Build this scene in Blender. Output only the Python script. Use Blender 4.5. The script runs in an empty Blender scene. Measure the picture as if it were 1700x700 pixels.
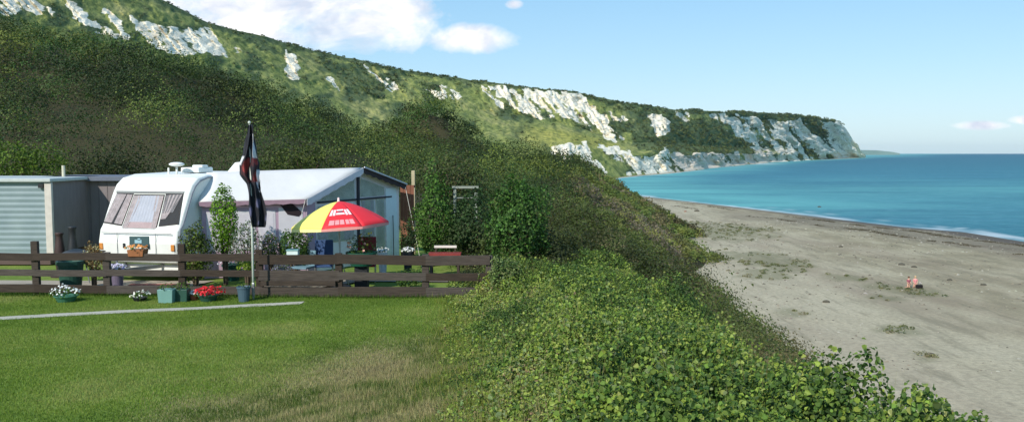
import bpy, bmesh, math, random
import numpy as np
from mathutils import Vector, Matrix
random.seed(7); RNG = np.random.default_rng(11)
scene = bpy.context.scene
COL = scene.collection
PI = math.pi
# ------------------------------------------------------------------ camera frame
F = 1400.0; CZ = 3.3; PITCH = math.atan(96/1400)
def P(px, py, Y):
    """world point seen at photo pixel (px,py) at world depth Y"""
    u = (px-850)/F; v = (350-py)/F
    dy = math.cos(PITCH)+v*math.sin(PITCH); dz = -math.sin(PITCH)+v*math.cos(PITCH)
    t = Y/dy
    return (u*t, Y, CZ+dz*t)
def G(px, py, z):
    u = (px-850)/F; v = (350-py)/F
    dy = math.cos(PITCH)+v*math.sin(PITCH); dz = -math.sin(PITCH)+v*math.cos(PITCH)
    t = (z-CZ)/dz
    return (u*t, dy*t, z)
def lin(c):
    return tuple(((x/255)/12.92 if x/255 <= .04045 else ((x/255+.055)/1.055)**2.4) for x in c)
# ------------------------------------------------------------------ numpy noise
def _h(ix, iy, iz, s):
    n = (ix.astype(np.int64)*374761393 + iy.astype(np.int64)*668265263 + iz.astype(np.int64)*2147483647 + s*1274126177) & 0xffffffff
    n = ((n ^ (n >> 13))*1274126177) & 0xffffffff
    n = (n ^ (n >> 16))
    return (n & 0xffff)/65535.0
def vn(x, y, z=None, s=0):
    x = np.asarray(x, float); y = np.asarray(y, float)
    z = np.zeros_like(x) if z is None else np.asarray(z, float)
    ix, iy, iz = np.floor(x), np.floor(y), np.floor(z)
    fx, fy, fz = x-ix, y-iy, z-iz
    fx = fx*fx*(3-2*fx); fy = fy*fy*(3-2*fy); fz = fz*fz*(3-2*fz)
    def L(a, b, t): return a+(b-a)*t
    r = []
    for k in (0, 1):
        a = L(_h(ix, iy, iz+k, s), _h(ix+1, iy, iz+k, s), fx)
        b = L(_h(ix, iy+1, iz+k, s), _h(ix+1, iy+1, iz+k, s), fx)
        r.append(L(a, b, fy))
    return L(r[0], r[1], fz)*2-1
def fbm(x, y, z=None, s=0, o=4):
    x = np.asarray(x, float); y = np.asarray(y, float)
    z = np.zeros_like(x) if z is None else np.asarray(z, float)
    t = 0; a = .5; f = 1
    for k in range(o):
        t = t+a*vn(x*f, y*f, z*f, s+k*17); a *= .5; f *= 2.03
    return t
def sst(a, b, x):
    t = np.clip((np.asarray(x, float)-a)/(b-a), 0, 1); return t*t*(3-2*t)
# ------------------------------------------------------------------ materials
def newmat(name):
    m = bpy.data.materials.new(name); m.use_nodes = True
    nt = m.node_tree; b = nt.nodes['Principled BSDF']
    return m, nt, b
def N(nt, t, **k):
    n = nt.nodes.new(t)
    for a, v in k.items():
        if a.startswith('i_'): n.inputs[a[2:].replace('_', ' ')].default_value = v
        else: setattr(n, a, v)
    return n
def noise(nt, scale, detail=4, rough=.6, coord='Object', mapscale=None):
    tc = N(nt, 'ShaderNodeTexCoord'); n = N(nt, 'ShaderNodeTexNoise')
    n.inputs['Scale'].default_value = scale; n.inputs['Detail'].default_value = detail; n.inputs['Roughness'].default_value = rough
    if mapscale:
        mp = N(nt, 'ShaderNodeMapping'); mp.inputs['Scale'].default_value = mapscale
        nt.links.new(tc.outputs[coord], mp.inputs[0]); nt.links.new(mp.outputs[0], n.inputs['Vector'])
    else: nt.links.new(tc.outputs[coord], n.inputs['Vector'])
    return n.outputs['Fac']
def ramp(nt, fac, stops):
    r = N(nt, 'ShaderNodeValToRGB'); e = r.color_ramp.elements
    e[0].position = stops[0][0]; e[0].color = (*stops[0][1], 1)
    e[1].position = stops[-1][0]; e[1].color = (*stops[-1][1], 1)
    for p, c in stops[1:-1]:
        q = e.new(p); q.color = (*c, 1)
    nt.links.new(fac, r.inputs[0]); return r.outputs['Color']
def mixc(nt, fac, a, b):
    m = N(nt, 'ShaderNodeMix', data_type='RGBA')
    for s, v in ((0, fac), (6, a), (7, b)):
        if hasattr(v, 'is_output'): nt.links.new(v, m.inputs[s])
        else: m.inputs[s].default_value = v if s == 0 else (*v, 1)
    return m.outputs[2]
def math_(nt, op, a, b=0.0, clamp=False):
    m = N(nt, 'ShaderNodeMath', operation=op); m.use_clamp = clamp
    for s, v in ((0, a), (1, b)):
        if hasattr(v, 'is_output'): nt.links.new(v, m.inputs[s])
        else: m.inputs[s].default_value = v
    return m.outputs[0]
def attr(nt, name, out='Fac'):
    return N(nt, 'ShaderNodeAttribute', attribute_name=name).outputs[out]
def bump(nt, b, h, strength=.5, dist=.05):
    n = N(nt, 'ShaderNodeBump'); n.inputs['Strength'].default_value = strength; n.inputs['Distance'].default_value = dist
    nt.links.new(h, n.inputs['Height']); nt.links.new(n.outputs[0], b.inputs['Normal'])
_mc = {}
def mat(name, rgb, rough=.6, var=.12, scale=6, metal=0, spec=.4, bmp=0, stretch=None):
    if name in _mc: return _mc[name]
    m, nt, b = newmat(name); c = lin(rgb)
    f = noise(nt, scale, 5, .65, mapscale=stretch)
    nt.links.new(ramp(nt, f, [(.25, tuple(x*(1-var) for x in c)), (.75, tuple(min(1, x*(1+var)) for x in c))]), b.inputs['Base Color'])
    b.inputs['Roughness'].default_value = rough; b.inputs['Metallic'].default_value = metal; b.inputs['Specular IOR Level'].default_value = spec
    if bmp: bump(nt, b, f, bmp, .02)
    _mc[name] = m; return m
def leafmat(name, trans=.3, rough=.55, spec=.25):
    m, nt, b = newmat(name)
    c = attr(nt, 'col', 'Color'); nt.links.new(c, b.inputs['Base Color'])
    b.inputs['Roughness'].default_value = rough; b.inputs['Specular IOR Level'].default_value = spec
    t = N(nt, 'ShaderNodeBsdfTranslucent'); nt.links.new(c, t.inputs[0])
    mx = N(nt, 'ShaderNodeMixShader'); mx.inputs[0].default_value = trans
    nt.links.new(b.outputs[0], mx.inputs[1]); nt.links.new(t.outputs[0], mx.inputs[2])
    nt.links.new(mx.outputs[0], nt.nodes['Material Output'].inputs[0])
    return m
M_LEAF = leafmat('leaves'); M_GRASS = leafmat('grass_blades', .35, .6, .15); M_PETAL = leafmat('petals', .25, .6, .1)
M_BARK = mat('bark', (92, 78, 62), .9, .3, 12, bmp=.6)
M_WOOD = mat('weathered_brown_wood', (60, 50, 41), .9, .5, 3, bmp=.5, stretch=(1, 6, 14))
_nt = M_WOOD.node_tree; _b = _nt.nodes['Principled BSDF']; _src = _b.inputs['Base Color'].links[0].from_socket
_oi = N(_nt, 'ShaderNodeObjectInfo'); _hv = N(_nt, 'ShaderNodeHueSaturation'); _nt.links.new(_src, _hv.inputs['Color'])
_nt.links.new(math_(_nt, 'ADD', math_(_nt, 'MULTIPLY', _oi.outputs['Random'], .75), .75), _hv.inputs['Value']); _nt.links.new(math_(_nt, 'ADD', math_(_nt, 'MULTIPLY', _oi.outputs['Random'], -.5), 1.1), _hv.inputs['Saturation']); _nt.links.new(_hv.outputs[0], _b.inputs['Base Color'])
M_WHITE = mat('white_paint', (228, 228, 220), .4, .09, 1.6)
M_DARK = mat('dark_plastic', (38, 40, 42), .5, .2, 8)
M_METAL = mat('galvanised_metal', (165, 168, 170), .4, .12, 8, metal=.7)
M_RUBBER = mat('rubber', (30, 30, 30), .8, .2, 10)
def glassmat(name, tint=(120, 135, 140), alpha=.45):
    m, nt, b = newmat(name)
    b.inputs['Base Color'].default_value = (*lin(tint), 1); b.inputs['Roughness'].default_value = .06; b.inputs['Specular IOR Level'].default_value = .5
    t = N(nt, 'ShaderNodeBsdfTransparent'); t.inputs[0].default_value = (.93, .95, .95, 1)
    mx = N(nt, 'ShaderNodeMixShader'); mx.inputs[0].default_value = 1-alpha
    nt.links.new(b.outputs[0], mx.inputs[1]); nt.links.new(t.outputs[0], mx.inputs[2])
    nt.links.new(mx.outputs[0], nt.nodes['Material Output'].inputs[0]); return m
M_GLASS = glassmat('window_pane', (70, 74, 80), .10)
M_VINYL = glassmat('clear_vinyl', (190, 190, 186), .2)
# ------------------------------------------------------------------ object helpers
WL = {}
def link(o, parent=None):
    COL.objects.link(o)
    if parent is not None: o.parent = parent
def tag(o, label=None, cat=None, group=None, kind=None):
    if label: o['label'] = label
    if cat: o['category'] = cat
    if group: o['group'] = group
    if kind: o['kind'] = kind
    return o
def thing(name, label, cat, loc, group=None):
    o = bpy.data.objects.new(name, None); o.empty_display_size = .2; o.location = loc; link(o); WL[o] = Vector(loc)
    return tag(o, label, cat, group)
class MB:
    def __init__(s): s.v = []; s.f = []
    def add(s, vs, fs):
        b = len(s.v); s.v += [tuple(v) for v in vs]; s.f += [tuple(b+i for i in f) for f in fs]; return s
    def box(s, c, d, yaw=0, pitch=0, roll=0):
        R = Matrix.Rotation(yaw, 3, 'Z') @ Matrix.Rotation(pitch, 3, 'X') @ Matrix.Rotation(roll, 3, 'Y')
        vs = [Vector(c)+R@Vector((x*d[0]/2, y*d[1]/2, z*d[2]/2)) for x in (-1, 1) for y in (-1, 1) for z in (-1, 1)]
        return s.add(vs, [(0, 1, 3, 2), (4, 6, 7, 5), (0, 4, 5, 1), (2, 3, 7, 6), (0, 2, 6, 4), (1, 5, 7, 3)])
    def beam(s, a, b, w, h, up=(0, 0, 1)):
        a = Vector(a); b = Vector(b); d = (b-a).normalized(); r = d.cross(Vector(up)).normalized(); u = r.cross(d)
        vs = []
        for p in (a, b):
            for i, j in ((-1, -1), (1, -1), (1, 1), (-1, 1)): vs.append(p+r*i*w/2+u*j*h/2)
        return s.add(vs, [(3, 2, 1, 0), (4, 5, 6, 7), (0, 1, 5, 4), (1, 2, 6, 5), (2, 3, 7, 6), (3, 0, 4, 7)])
    def tube(s, pts, rs, n=8, cap=True):
        pts = [Vector(p) for p in pts]; rs = rs if hasattr(rs, '__len__') else [rs]*len(pts)
        vs = []; fs = []
        for i, p in enumerate(pts):
            d = (pts[min(i+1, len(pts)-1)]-pts[max(i-1, 0)]).normalized()
            r = d.orthogonal().normalized() if i == 0 else (pr-d*pr.dot(d)).normalized()
            pr = r; q = d.cross(r)
            for k in range(n):
                a = 2*PI*k/n; vs.append(p+(r*math.cos(a)+q*math.sin(a))*rs[i])
        for i in range(len(pts)-1):
            for k in range(n): fs.append((i*n+k, i*n+(k+1) % n, (i+1)*n+(k+1) % n, (i+1)*n+k))
        if cap: fs.append(tuple(range(n))[::-1]); fs.append(tuple((len(pts)-1)*n+k for k in range(n)))
        return s.add(vs, fs)
    def lathe(s, c, prof, n=20):
        vs = []; fs = []
        for r, z in prof:
            for k in range(n): vs.append((c[0]+r*math.cos(2*PI*k/n), c[1]+r*math.sin(2*PI*k/n), c[2]+z))
        for i in range(len(prof)-1):
            for k in range(n): fs.append((i*n+k, i*n+(k+1) % n, (i+1)*n+(k+1) % n, (i+1)*n+k))
        fs.append(tuple(range(n))[::-1]); fs.append(tuple((len(prof)-1)*n+k for k in range(n)))
        return s.add(vs, fs)
    def slab(s, poly, off):
        """extrude planar polygon by vector off"""
        n = len(poly); off = Vector(off)
        vs = [Vector(p) for p in poly]+[Vector(p)+off for p in poly]
        return s.add(vs, [tuple(range(n))[::-1], tuple(range(n, 2*n))]+[(i, (i+1) % n, (i+1) % n+n, i+n) for i in range(n)])
    def ball(s, c, r, n=10, m=8):
        r = r if hasattr(r, '__len__') else (r, r, r)
        vs = [(c[0], c[1], c[2]-r[2])]; fs = []
        for i in range(1, m):
            a = -PI/2+PI*i/m
            for k in range(n): vs.append((c[0]+r[0]*math.cos(a)*math.cos(2*PI*k/n), c[1]+r[1]*math.cos(a)*math.sin(2*PI*k/n), c[2]+r[2]*math.sin(a)))
        vs.append((c[0], c[1], c[2]+r[2]))
        for k in range(n): fs.append((0, 1+(k+1) % n, 1+k))
        for i in range(m-2):
            for k in range(n): fs.append((1+i*n+k, 1+i*n+(k+1) % n, 1+(i+1)*n+(k+1) % n, 1+(i+1)*n+k))
        for k in range(n): fs.append((1+(m-2)*n+k, 1+(m-2)*n+(k+1) % n, len(vs)-1))
        return s.add(vs, fs)
    def build(s, name, m, parent=None, smooth=False, bevel=0, base=None, seg=2):
        org = WL[parent] if parent is not None else Vector(base or (0, 0, 0))
        me = bpy.data.meshes.new(name); me.from_pydata([Vector(v)-org for v in s.v], [], s.f); me.materials.append(m)
        bm = bmesh.new(); bm.from_mesh(me); bmesh.ops.recalc_face_normals(bm, faces=bm.faces); bm.to_mesh(me); bm.free()
        if smooth:
            me.polygons.foreach_set('use_smooth', [True]*len(me.polygons))
        o = bpy.data.objects.new(name, me)
        if parent is None: o.location = org
        link(o, parent); WL[o] = org
        if bevel:
            md = o.modifiers.new('bevel', 'BEVEL'); md.width = bevel; md.segments = seg; md.limit_method = 'ANGLE'
        return o
def npmesh(name, v, f, m, attrs=None, cols=None, parent=None, base=None, smooth=False):
    """v (n,3), f (m,k) uniform polygons"""
    org = WL[parent] if parent is not None else Vector(base or (0, 0, 0))
    v = np.asarray(v, float)-np.array(org)
    me = bpy.data.meshes.new(name); n, k = f.shape
    me.vertices.add(len(v)); me.vertices.foreach_set('co', v.astype(np.float32).ravel())
    me.loops.add(n*k); me.loops.foreach_set('vertex_index', f.astype(np.int32).ravel())
    me.polygons.add(n); me.polygons.foreach_set('loop_start', np.arange(0, n*k, k, dtype=np.int32))
    me.polygons.foreach_set('loop_total', np.full(n, k, np.int32))
    me.update(calc_edges=True)
    me.polygons.foreach_set('use_smooth', np.full(n, bool(smooth)))
    for a, d in (attrs or {}).items():
        t = me.attributes.new(a, 'FLOAT', 'POINT'); t.data.foreach_set('value', np.asarray(d, np.float32))
    if cols is not None:
        t = me.attributes.new('col', 'FLOAT_COLOR', 'POINT')
        c4 = np.ones((len(v), 4), np.float32); c4[:, :3] = cols; t.data.foreach_set('color', c4.ravel())
    me.materials.append(m)
    o = bpy.data.objects.new(name, me)
    if parent is None: o.location = org
    link(o, parent); WL[o] = org; return o
def gridfaces(nx, ny):
    i = np.arange(nx-1)[:, None]*ny+np.arange(ny-1)[None, :]; i = i.ravel()
    return np.stack([i, i+ny, i+ny+1, i+1], 1)
def leaves(c, n, size, col, aspect=.6, fold=.25):
    """c (k,3) centres, n (k,3) normals, size (k,), col (k,3) -> v,f,cols"""
    k = len(c); n = n/np.maximum(np.linalg.norm(n, axis=1, keepdims=True), 1e-6)
    r = RNG.normal(size=(k, 3)); t = r-n*np.sum(r*n, 1, keepdims=True); t /= np.maximum(np.linalg.norm(t, axis=1, keepdims=True), 1e-6)
    b = np.cross(n, t); s = size[:, None]
    v = np.stack([c-t*s*.5, c+b*s*.5*aspect+n*s*fold*.5-t*s*.08, c+t*s*.5-n*s*fold*.3, c-b*s*.5*aspect+n*s*fold*.5-t*s*.08], 1).reshape(-1, 3)
    f = np.arange(4*k).reshape(k, 4)
    return v, f, np.repeat(col, 4, 0)
def leaves6(c, n, size, col, aspect=.7, fold=.18):
    k = len(c); n = n/np.maximum(np.linalg.norm(n, axis=1, keepdims=True), 1e-6)
    r = RNG.normal(size=(k, 3)); t = r-n*np.sum(r*n, 1, keepdims=True); t /= np.maximum(np.linalg.norm(t, axis=1, keepdims=True), 1e-6)
    b = np.cross(n, t); s = size[:, None]
    prof = [(-.5, 0, 0), (-.28, .36, fold), (.12, .42, fold*.8), (.5, 0, -fold), (.12, -.42, fold*.8), (-.28, -.36, fold)]
    v = np.stack([c+t*s*a+b*s*w*aspect*1.25+n*s*h for a, w, h in prof], 1).reshape(-1, 3)
    return v, np.arange(6*k).reshape(k, 6), np.repeat(col, 6, 0)
def pal(cs, k, jit=.25, idx=None):
    cs = np.array([lin(c) for c in cs]); i = RNG.integers(0, len(cs), k) if idx is None else idx
    c = cs[i]*(1+RNG.normal(size=(k, 1))*jit*.6)*(1+RNG.normal(size=(k, 3))*jit*.15)
    return np.clip(c, .002, 1)
def crown_pts(c, R, n, seed=0, inner=.35, bumpy=.35, low=-1.0, nj=.55):
    d = RNG.normal(size=(int(n*1.6)+8, 3)); d /= np.linalg.norm(d, axis=1, keepdims=True); d = d[d[:, 2] > low][:n]
    q = fbm(d[:, 0]*1.7+seed*3.1, d[:, 1]*1.7, d[:, 2]*1.7, s=5, o=3)
    rr = (1+bumpy*2*q)*(1-inner*RNG.random(len(d))**1.5)
    p = np.array(c)+d*np.array(R)*rr[:, None]
    nn = d+RNG.normal(size=d.shape)*nj
    return p, nn
# ------------------------------------------------------------------ terrain
ctrl = []
for y in (-25, -8, 4, 14, 24, 34):
    for x in (-60, -35, -20, -10, -3, 1):
        ctrl.append((x, y, 0.0 if x > -30 else .6))
    ctrl += [(3.0, y, -.05), (5.0, y, -1.0), (8, y, -3.3), (12, y, -6.4), (16.5, y, -9.3), (19, y, -10.5), (30, y, -13), (60, y, -18)]
ctrl += [(-12, 38, .5), (-4, 38, .3), (1, 40, -.1), (3, 45, -.4), (6, 45, -1.6), (11, 45, -5.5), (17, 50, -9.5),
         (3, 60, -.2), (8, 62, -2.6), (17, 62, -9.6), (6, 85, .3), (12, 85, -4.3), (18.5, 80, -9.6), (8, 110, 1.0), (16, 115, -4.4), (22, 110, -9.7),
         (12, 140, .8), (20, 145, -5.), (26.5, 141, -9.7), (10, 178, 1.2), (16, 190, -3.4), (22, 200, -7.5), (28.5, 205, -9.9), (30, 230, -11.5), (33, 165, -12), (35, 200, -12.5), (30, 145, -11.5), (34, 235, -12.5), (24, 240, -10.5), (30, 300, -12), (15, 300, -11),
         (40, 60, -13), (45, 120, -13), (50, 180, -13), (55, 260, -13), (55, 320, -14)]
def sil(px, py, Y, h): x, y, z = P(px, py, Y); ctrl.append((x, y, z-h))
for px, py, Y in ((-160, -20, 105), (-60, 8, 108), (0, 26, 110), (100, 38, 110), (210, 70, 110), (300, 92, 110), (375, 104, 110), (420, 128, 108), (470, 143, 107), (520, 160, 105), (560, 180, 103), (600, 212, 100)):
    sil(px, py+4, Y, 3.0); x, y, z = P(px, py, Y); ctrl.append((x*1.3, y*1.3, z-10)); 
    if px > -100:
        sil(px+20, (py+250)/2+6, 68, 2.0)
for px, py, Y, h in ((632, 205, 150, 3.2), (665, 176, 150, 3), (700, 165, 150, 3), (740, 170, 150, 3), (778, 206, 148, 3), (808, 244, 145, 3), (850, 266, 142, 2.6), (905, 262, 180, 2.2), (880, 272, 180, 2.6), (955, 296, 190, 2.2), (820, 262, 165, 4), (850, 275, 165, 3), (930, 300, 150, 2.5)):
    sil(px, py, Y, h)

for px, py in ((640, 200), (665, 188), (700, 178), (740, 183), (772, 208)):
    sil(px, py+8, 140, 3); sil(px, py+34, 124, 3.4)
sil(611, 266, 138, 1.5); sil(606, 266, 118, 2); sil(603, 264, 150, 1); sil(600, 264, 168, 1); sil(585, 262, 130, 1); sil(570, 262, 150, 1); sil(616, 262, 127, 1); sil(680, 240, 100, 2.5); sil(760, 262, 100, 2.5); sil(700, 275, 60, 2.2); sil(820, 298, 80, 2.2); sil(860, 300, 105, 2.2)
ctrl += [(-60, 180, -4), (-30, 190, -6), (-15, 205, -6), (0, 215, -6), (10, 235, -9), (-100, 160, 5), (-60, 320, -10), (-20, 320, -12)]
ctrl = np.array(ctrl, float)
def _k(a, b): return np.sqrt(((a[:, None, :]-b[None, :, :])**2).sum(-1)+1.0)
_n = len(ctrl); _A = np.zeros((_n+3, _n+3)); _A[:_n, :_n] = _k(ctrl[:, :2], ctrl[:, :2])-np.eye(_n)*.08
_A[:_n, _n] = 1; _A[:_n, _n+1:] = ctrl[:, :2]; _A[_n, :_n] = 1; _A[_n+1:, :_n] = ctrl[:, :2].T
_w = np.linalg.solve(_A, np.concatenate([ctrl[:, 2], [0, 0, 0]]))
def gz(x, y):
    x = np.atleast_1d(np.asarray(x, float)); y = np.atleast_1d(np.asarray(y, float)); out = np.zeros(x.size)
    X = np.stack([x.ravel(), y.ravel()], 1)
    for i in range(0, len(X), 20000):
        q = X[i:i+20000]; out[i:i+20000] = _k(q, ctrl[:, :2])@_w[:_n]+_w[_n]+q@_w[_n+1:]
    z = out.reshape(x.shape)
    flat = sst(-28, -20, x)*(1-sst(.8, 2.2, x))*sst(-6, 0, y)*(1-sst(31, 36, y))
    z = z*(1-flat)+flat*0.02
    d = (x+4.7)*.865-(y-10.6)*.502
    bank = 1.72*sst(0, 11, d)*(1-.62*sst(.6, 3.2, x))*(1-.95*sst(3.0, 4.6, x))
    z = z+bank+(.03*fbm(x*.5, y*.5, s=3)+.02*fbm(x*1.7, y*1.7, s=9)*sst(.5, 4, d))*(np.abs(x) < 60)
    far = sst(30, 60, np.hypot(x, y)); z = z+far*.8*fbm(x*.06, y*.06, s=4)
    return z
def gz1(x, y): return float(gz([x], [y])[0])
def axis(segs):
    a = []
    for s, e, st in segs: a += list(np.arange(s, e, st))
    return np.array(a+[segs[-1][1]])
gx = axis([(-190, -60, 5), (-60, -20, 2), (-20, -12, .5), (-12, 4.5, .16), (4.5, 20, .6), (20, 60, 2.5)])
gy = axis([(-30, 4, 1.5), (4, 21, .16), (21, 40, .5), (40, 100, 1.5), (100, 340, 4)])
XX, YY = np.meshgrid(gx, gy, indexing='ij'); ZZ = gz(XX, YY)
def bankd(x, y): return (x+4.7)*.865-(y-10.6)*.502
dn = bankd(XX, YY)+1.1*fbm(XX*.6, YY*.6, s=21)
dry = sst(-.4, .8, dn)*(1-sst(18, 20, YY))
# brambles cover
def brx(y): return -.45-.07*(y-7.5)
scrub = np.maximum(sst(-.2, .4, XX-brx(YY)-.3*fbm(XX, YY, s=8)), sst(33, 36, YY))
scrub = np.maximum(scrub, 1-sst(-24, -20, XX))
m, nt, b = newmat('ground_turf')
n1 = noise(nt, 1.3, 6, .65); n2 = noise(nt, 14, 5, .7); n3 = noise(nt, .35, 4, .6)
green = ramp(nt, n1, [(.3, lin((94, 116, 50))), (.5, lin((110, 130, 58))), (.72, lin((130, 142, 72)))])
straw = ramp(nt, n2, [(.3, lin((104, 110, 70))), (.5, lin((148, 142, 98))), (.7, lin((178, 166, 126)))])
f = math_(nt, 'MULTIPLY', attr(nt, 'dry'), math_(nt, 'ADD', math_(nt, 'MULTIPLY', n3, 1.2), .5), True)
c = mixc(nt, f, green, straw)
soil = ramp(nt, n2, [(.3, lin((44, 44, 28))), (.7, lin((84, 78, 52)))])
c = mixc(nt, attr(nt, 'scrub'), c, soil)
nt.links.new(c, b.inputs['Base Color']); b.inputs['Roughness'].default_value = .95; b.inputs['Specular IOR Level'].default_value = .1
bump(nt, b, n2, .6, .05)
o = npmesh('ground', np.stack([XX.ravel(), YY.ravel(), ZZ.ravel()], 1), gridfaces(len(gx), len(gy)), m, {'dry': dry.ravel(), 'scrub': scrub.ravel()}, smooth=True)
tag(o, kind='structure')

SEA = CZ-13.0
# ------------------------------------------------------------------ shoreline
near_shore = [G(2100, 452, SEA), G(1900, 425, SEA), G(1700, 401, SEA), G(1600, 385, SEA), G(1500, 377, SEA), G(1400, 365, SEA), G(1250, 347, SEA), G(1130, 333, SEA), G(1060, 325, SEA), G(1022, 319, SEA),
              G(1003, 311, SEA), G(1003, 303, SEA), G(1022, 296, SEA), G(1060, 292, SEA), G(1110, 288, SEA), G(1150, 283.5, SEA), G(1200, 277.5, SEA), G(1300, 268, SEA), G(1432, 262, SEA)]
shore = np.array([(p[0], p[1]) for p in near_shore])
def shdist(x, y, line=shore):
    x = np.asarray(x, float); y = np.asarray(y, float); best = np.full(x.shape, 1e9); sgn = np.ones(x.shape)
    for a, b_ in zip(line[:-1], line[1:]):
        dx, dy = b_-a; L2 = dx*dx+dy*dy
        t = np.clip(((x-a[0])*dx+(y-a[1])*dy)/L2, 0, 1); qx = a[0]+t*dx; qy = a[1]+t*dy
        d = np.hypot(x-qx, y-qy); s = np.sign(dx*(y-a[1])-dy*(x-a[0]))
        m_ = d < best-1e-9; best = np.where(m_, d, best); sgn = np.where(m_, s, sgn)
    return best*sgn      # + = landward
# beach sheet
bx = axis([(5, 90, 1.0), (90, 150, 3), (150, 1000, 25)]); by = axis([(-40, 30, 4), (30, 170, 1.2), (170, 340, 3), (340, 700, 10), (700, 2400, 40)])
BX, BY = np.meshgrid(bx, by, indexing='ij'); SD = shdist(BX, BY)
def beach_z(x, y, sd=None):
    sd = shdist(x, y) if sd is None else sd
    z = SEA+np.where(sd > 0, .85*(1-np.exp(-sd/18))+.004*np.minimum(sd, 100), sd*.06)
    z = z+.10*fbm(x*.12, y*.12, s=31)*sst(3, 12, sd)+.05*fbm(x*.5, y*.5, s=33)*sst(3, 12, sd)
    return np.maximum(z, SEA-6)
def bz1(x, y): return float(beach_z(np.array([x]), np.array([y]))[0])
BZ = beach_z(BX, BY, SD)
m, nt, b = newmat('beach_shingle')
n1 = noise(nt, .25, 6, .65, mapscale=(1, .45, 1)); n2 = noise(nt, 3.0, 6, .75); n3 = noise(nt, .05, 4, .6, mapscale=(2.2, .5, 1))
c = ramp(nt, n1, [(.3, lin((138, 126, 100))), (.47, lin((160, 148, 118))), (.55, lin((174, 162, 132))), (.7, lin((188, 176, 146)))])
c = mixc(nt, math_(nt, 'MULTIPLY', attr(nt, 'pale'), .7), c, lin((198, 186, 158)))
c = mixc(nt, math_(nt, 'MULTIPLY', ramp(nt, n2, [(.35, (1, 1, 1)), (.62, (0, 0, 0))]), .45), c, lin((104, 98, 84)))
c = mixc(nt, math_(nt, 'MULTIPLY', ramp(nt, n3, [(.5, (0, 0, 0)), (.66, (1, 1, 1))]), .35), c, lin((136, 118, 100)))
n4 = noise(nt, .5, 5, .7, mapscale=(1.6, .22, 1)); c = mixc(nt, math_(nt, 'MULTIPLY', ramp(nt, n4, [(.52, (0, 0, 0)), (.62, (1, 1, 1))]), .4), c, lin((112, 106, 84)))
c = mixc(nt, attr(nt, 'wet'), c, lin((92, 84, 74)))
c = mixc(nt, math_(nt, 'MULTIPLY', attr(nt, 'weed'), .5), c, lin((104, 106, 72)))
nt.links.new(c, b.inputs['Base Color']); b.inputs['Roughness'].default_value = .9; b.inputs['Specular IOR Level'].default_value = .2
bump(nt, b, n2, .8, .12)
WEEDS = [(1190, 385, 9, 7), (1225, 378, 6, 4), (1150, 372, 7, 4), (1262, 430, 5, 4.5), (1290, 440, 3.5, 3), (1268, 455, 3.5, 2), (1490, 482, 2.8, 1.6), (1535, 487, 1.7, 1.2), (1478, 497, 1.8, .9), (1310, 524, 1.5, .8), (1490, 551, 1.6, .7), (1395, 462, 2.4, 1.2), (1540, 598, .7, .4)]
wd = np.zeros(BX.shape)
wq = .45*fbm(BX*.5, BY*.5, s=40)
WW = []
for px, py, rx, ry in WEEDS:
    x, y, z = G(px, py, SEA+.9); ry2 = ry*2.2; WW.append((x, y, rx, ry2))
    wd = np.maximum(wd, sst(0, .6, 1-((BX-x)/rx)**2-((BY-y)/ry2)**2+wq*2.2))
foot_x = np.interp(BY, [0, 50, 58, 76, 141, 211], [16.5, 17, 17, 18, 25.5, 29])
pale = sst(24, 4, BX-foot_x+6*fbm(BX*.1, BY*.06, s=51))
wet = sst(8, 1.0, SD+3*fbm(BX*.06, BY*.04, s=44))*.8+.5*sst(22, 8, SD)*sst(90, 60, BY*0+BY-60)*0
wet = np.clip(sst(7, 2.5, SD+2*fbm(BX*.06, BY*.04, s=44))*(.55+.45*sst(170, 130, BY))+.5*sst(28, 12, SD+5*fbm(BX*.08, BY*.05, s=45))*sst(190, 150, BY), 0, 1)
wet = wet*(BY < 330)
o = npmesh('beach', np.stack([BX.ravel(), BY.ravel(), BZ.ravel()], 1), gridfaces(len(bx), len(by)), m, {'wet': wet.ravel(), 'weed': wd.ravel(), 'pale': pale.ravel()}, smooth=True)
tag(o, kind='structure')
# ------------------------------------------------------------------ sea
sx = axis([(-900, 0, 60), (0, 130, 2.0), (130, 1000, 40), (1000, 4000, 300), (4000, 12000, 1000)])
sy = axis([(-600, 40, 40), (40, 300, 2.0), (300, 700, 8), (700, 3000, 60), (3000, 10000, 700), (10000, 16000, 2000)])
SX, SY = np.meshgrid(sx, sy, indexing='ij'); S2 = -shdist(SX, SY)
foam = sst(4.6, 2.2, S2+3.6*fbm(SX*.07, SY*.05, s=61)+1.2*sst(150, 210, SY))*sst(-3, -.5, S2)*(.55+.45*vn(SX*.2, SY*.15, s=63))
foam = foam+.55*sst(1.0, .3, np.abs(S2-6.0-3*fbm(SX*.03, SY*.02, s=66)))*sst(.0, .25, fbm(SX*.05, SY*.04, s=67))*sst(230, 150, SY)
m, nt, b = newmat('sea_water')
tc = N(nt, 'ShaderNodeTexCoord'); sp = N(nt, 'ShaderNodeSeparateXYZ'); nt.links.new(tc.outputs['Object'], sp.inputs[0])
n1 = noise(nt, .012, 4, .6, mapscale=(.35, 1.3, 1)); n2 = noise(nt, .35, 5, .6, mapscale=(.45, 1.3, 1)); n3 = noise(nt, .05, 5, .65, mapscale=(.3, 1.2, 1))
ly = math_(nt, 'LOGARITHM', math_(nt, 'MAXIMUM', math_(nt, 'ADD', sp.outputs['Y'], math_(nt, 'MULTIPLY', sp.outputs['X'], .12)), 60), 10)
q = math_(nt, 'ADD', math_(nt, 'DIVIDE', math_(nt, 'SUBTRACT', ly, 2.0), 2.2), math_(nt, 'MULTIPLY', math_(nt, 'SUBTRACT', n1, .5), .16))
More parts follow.
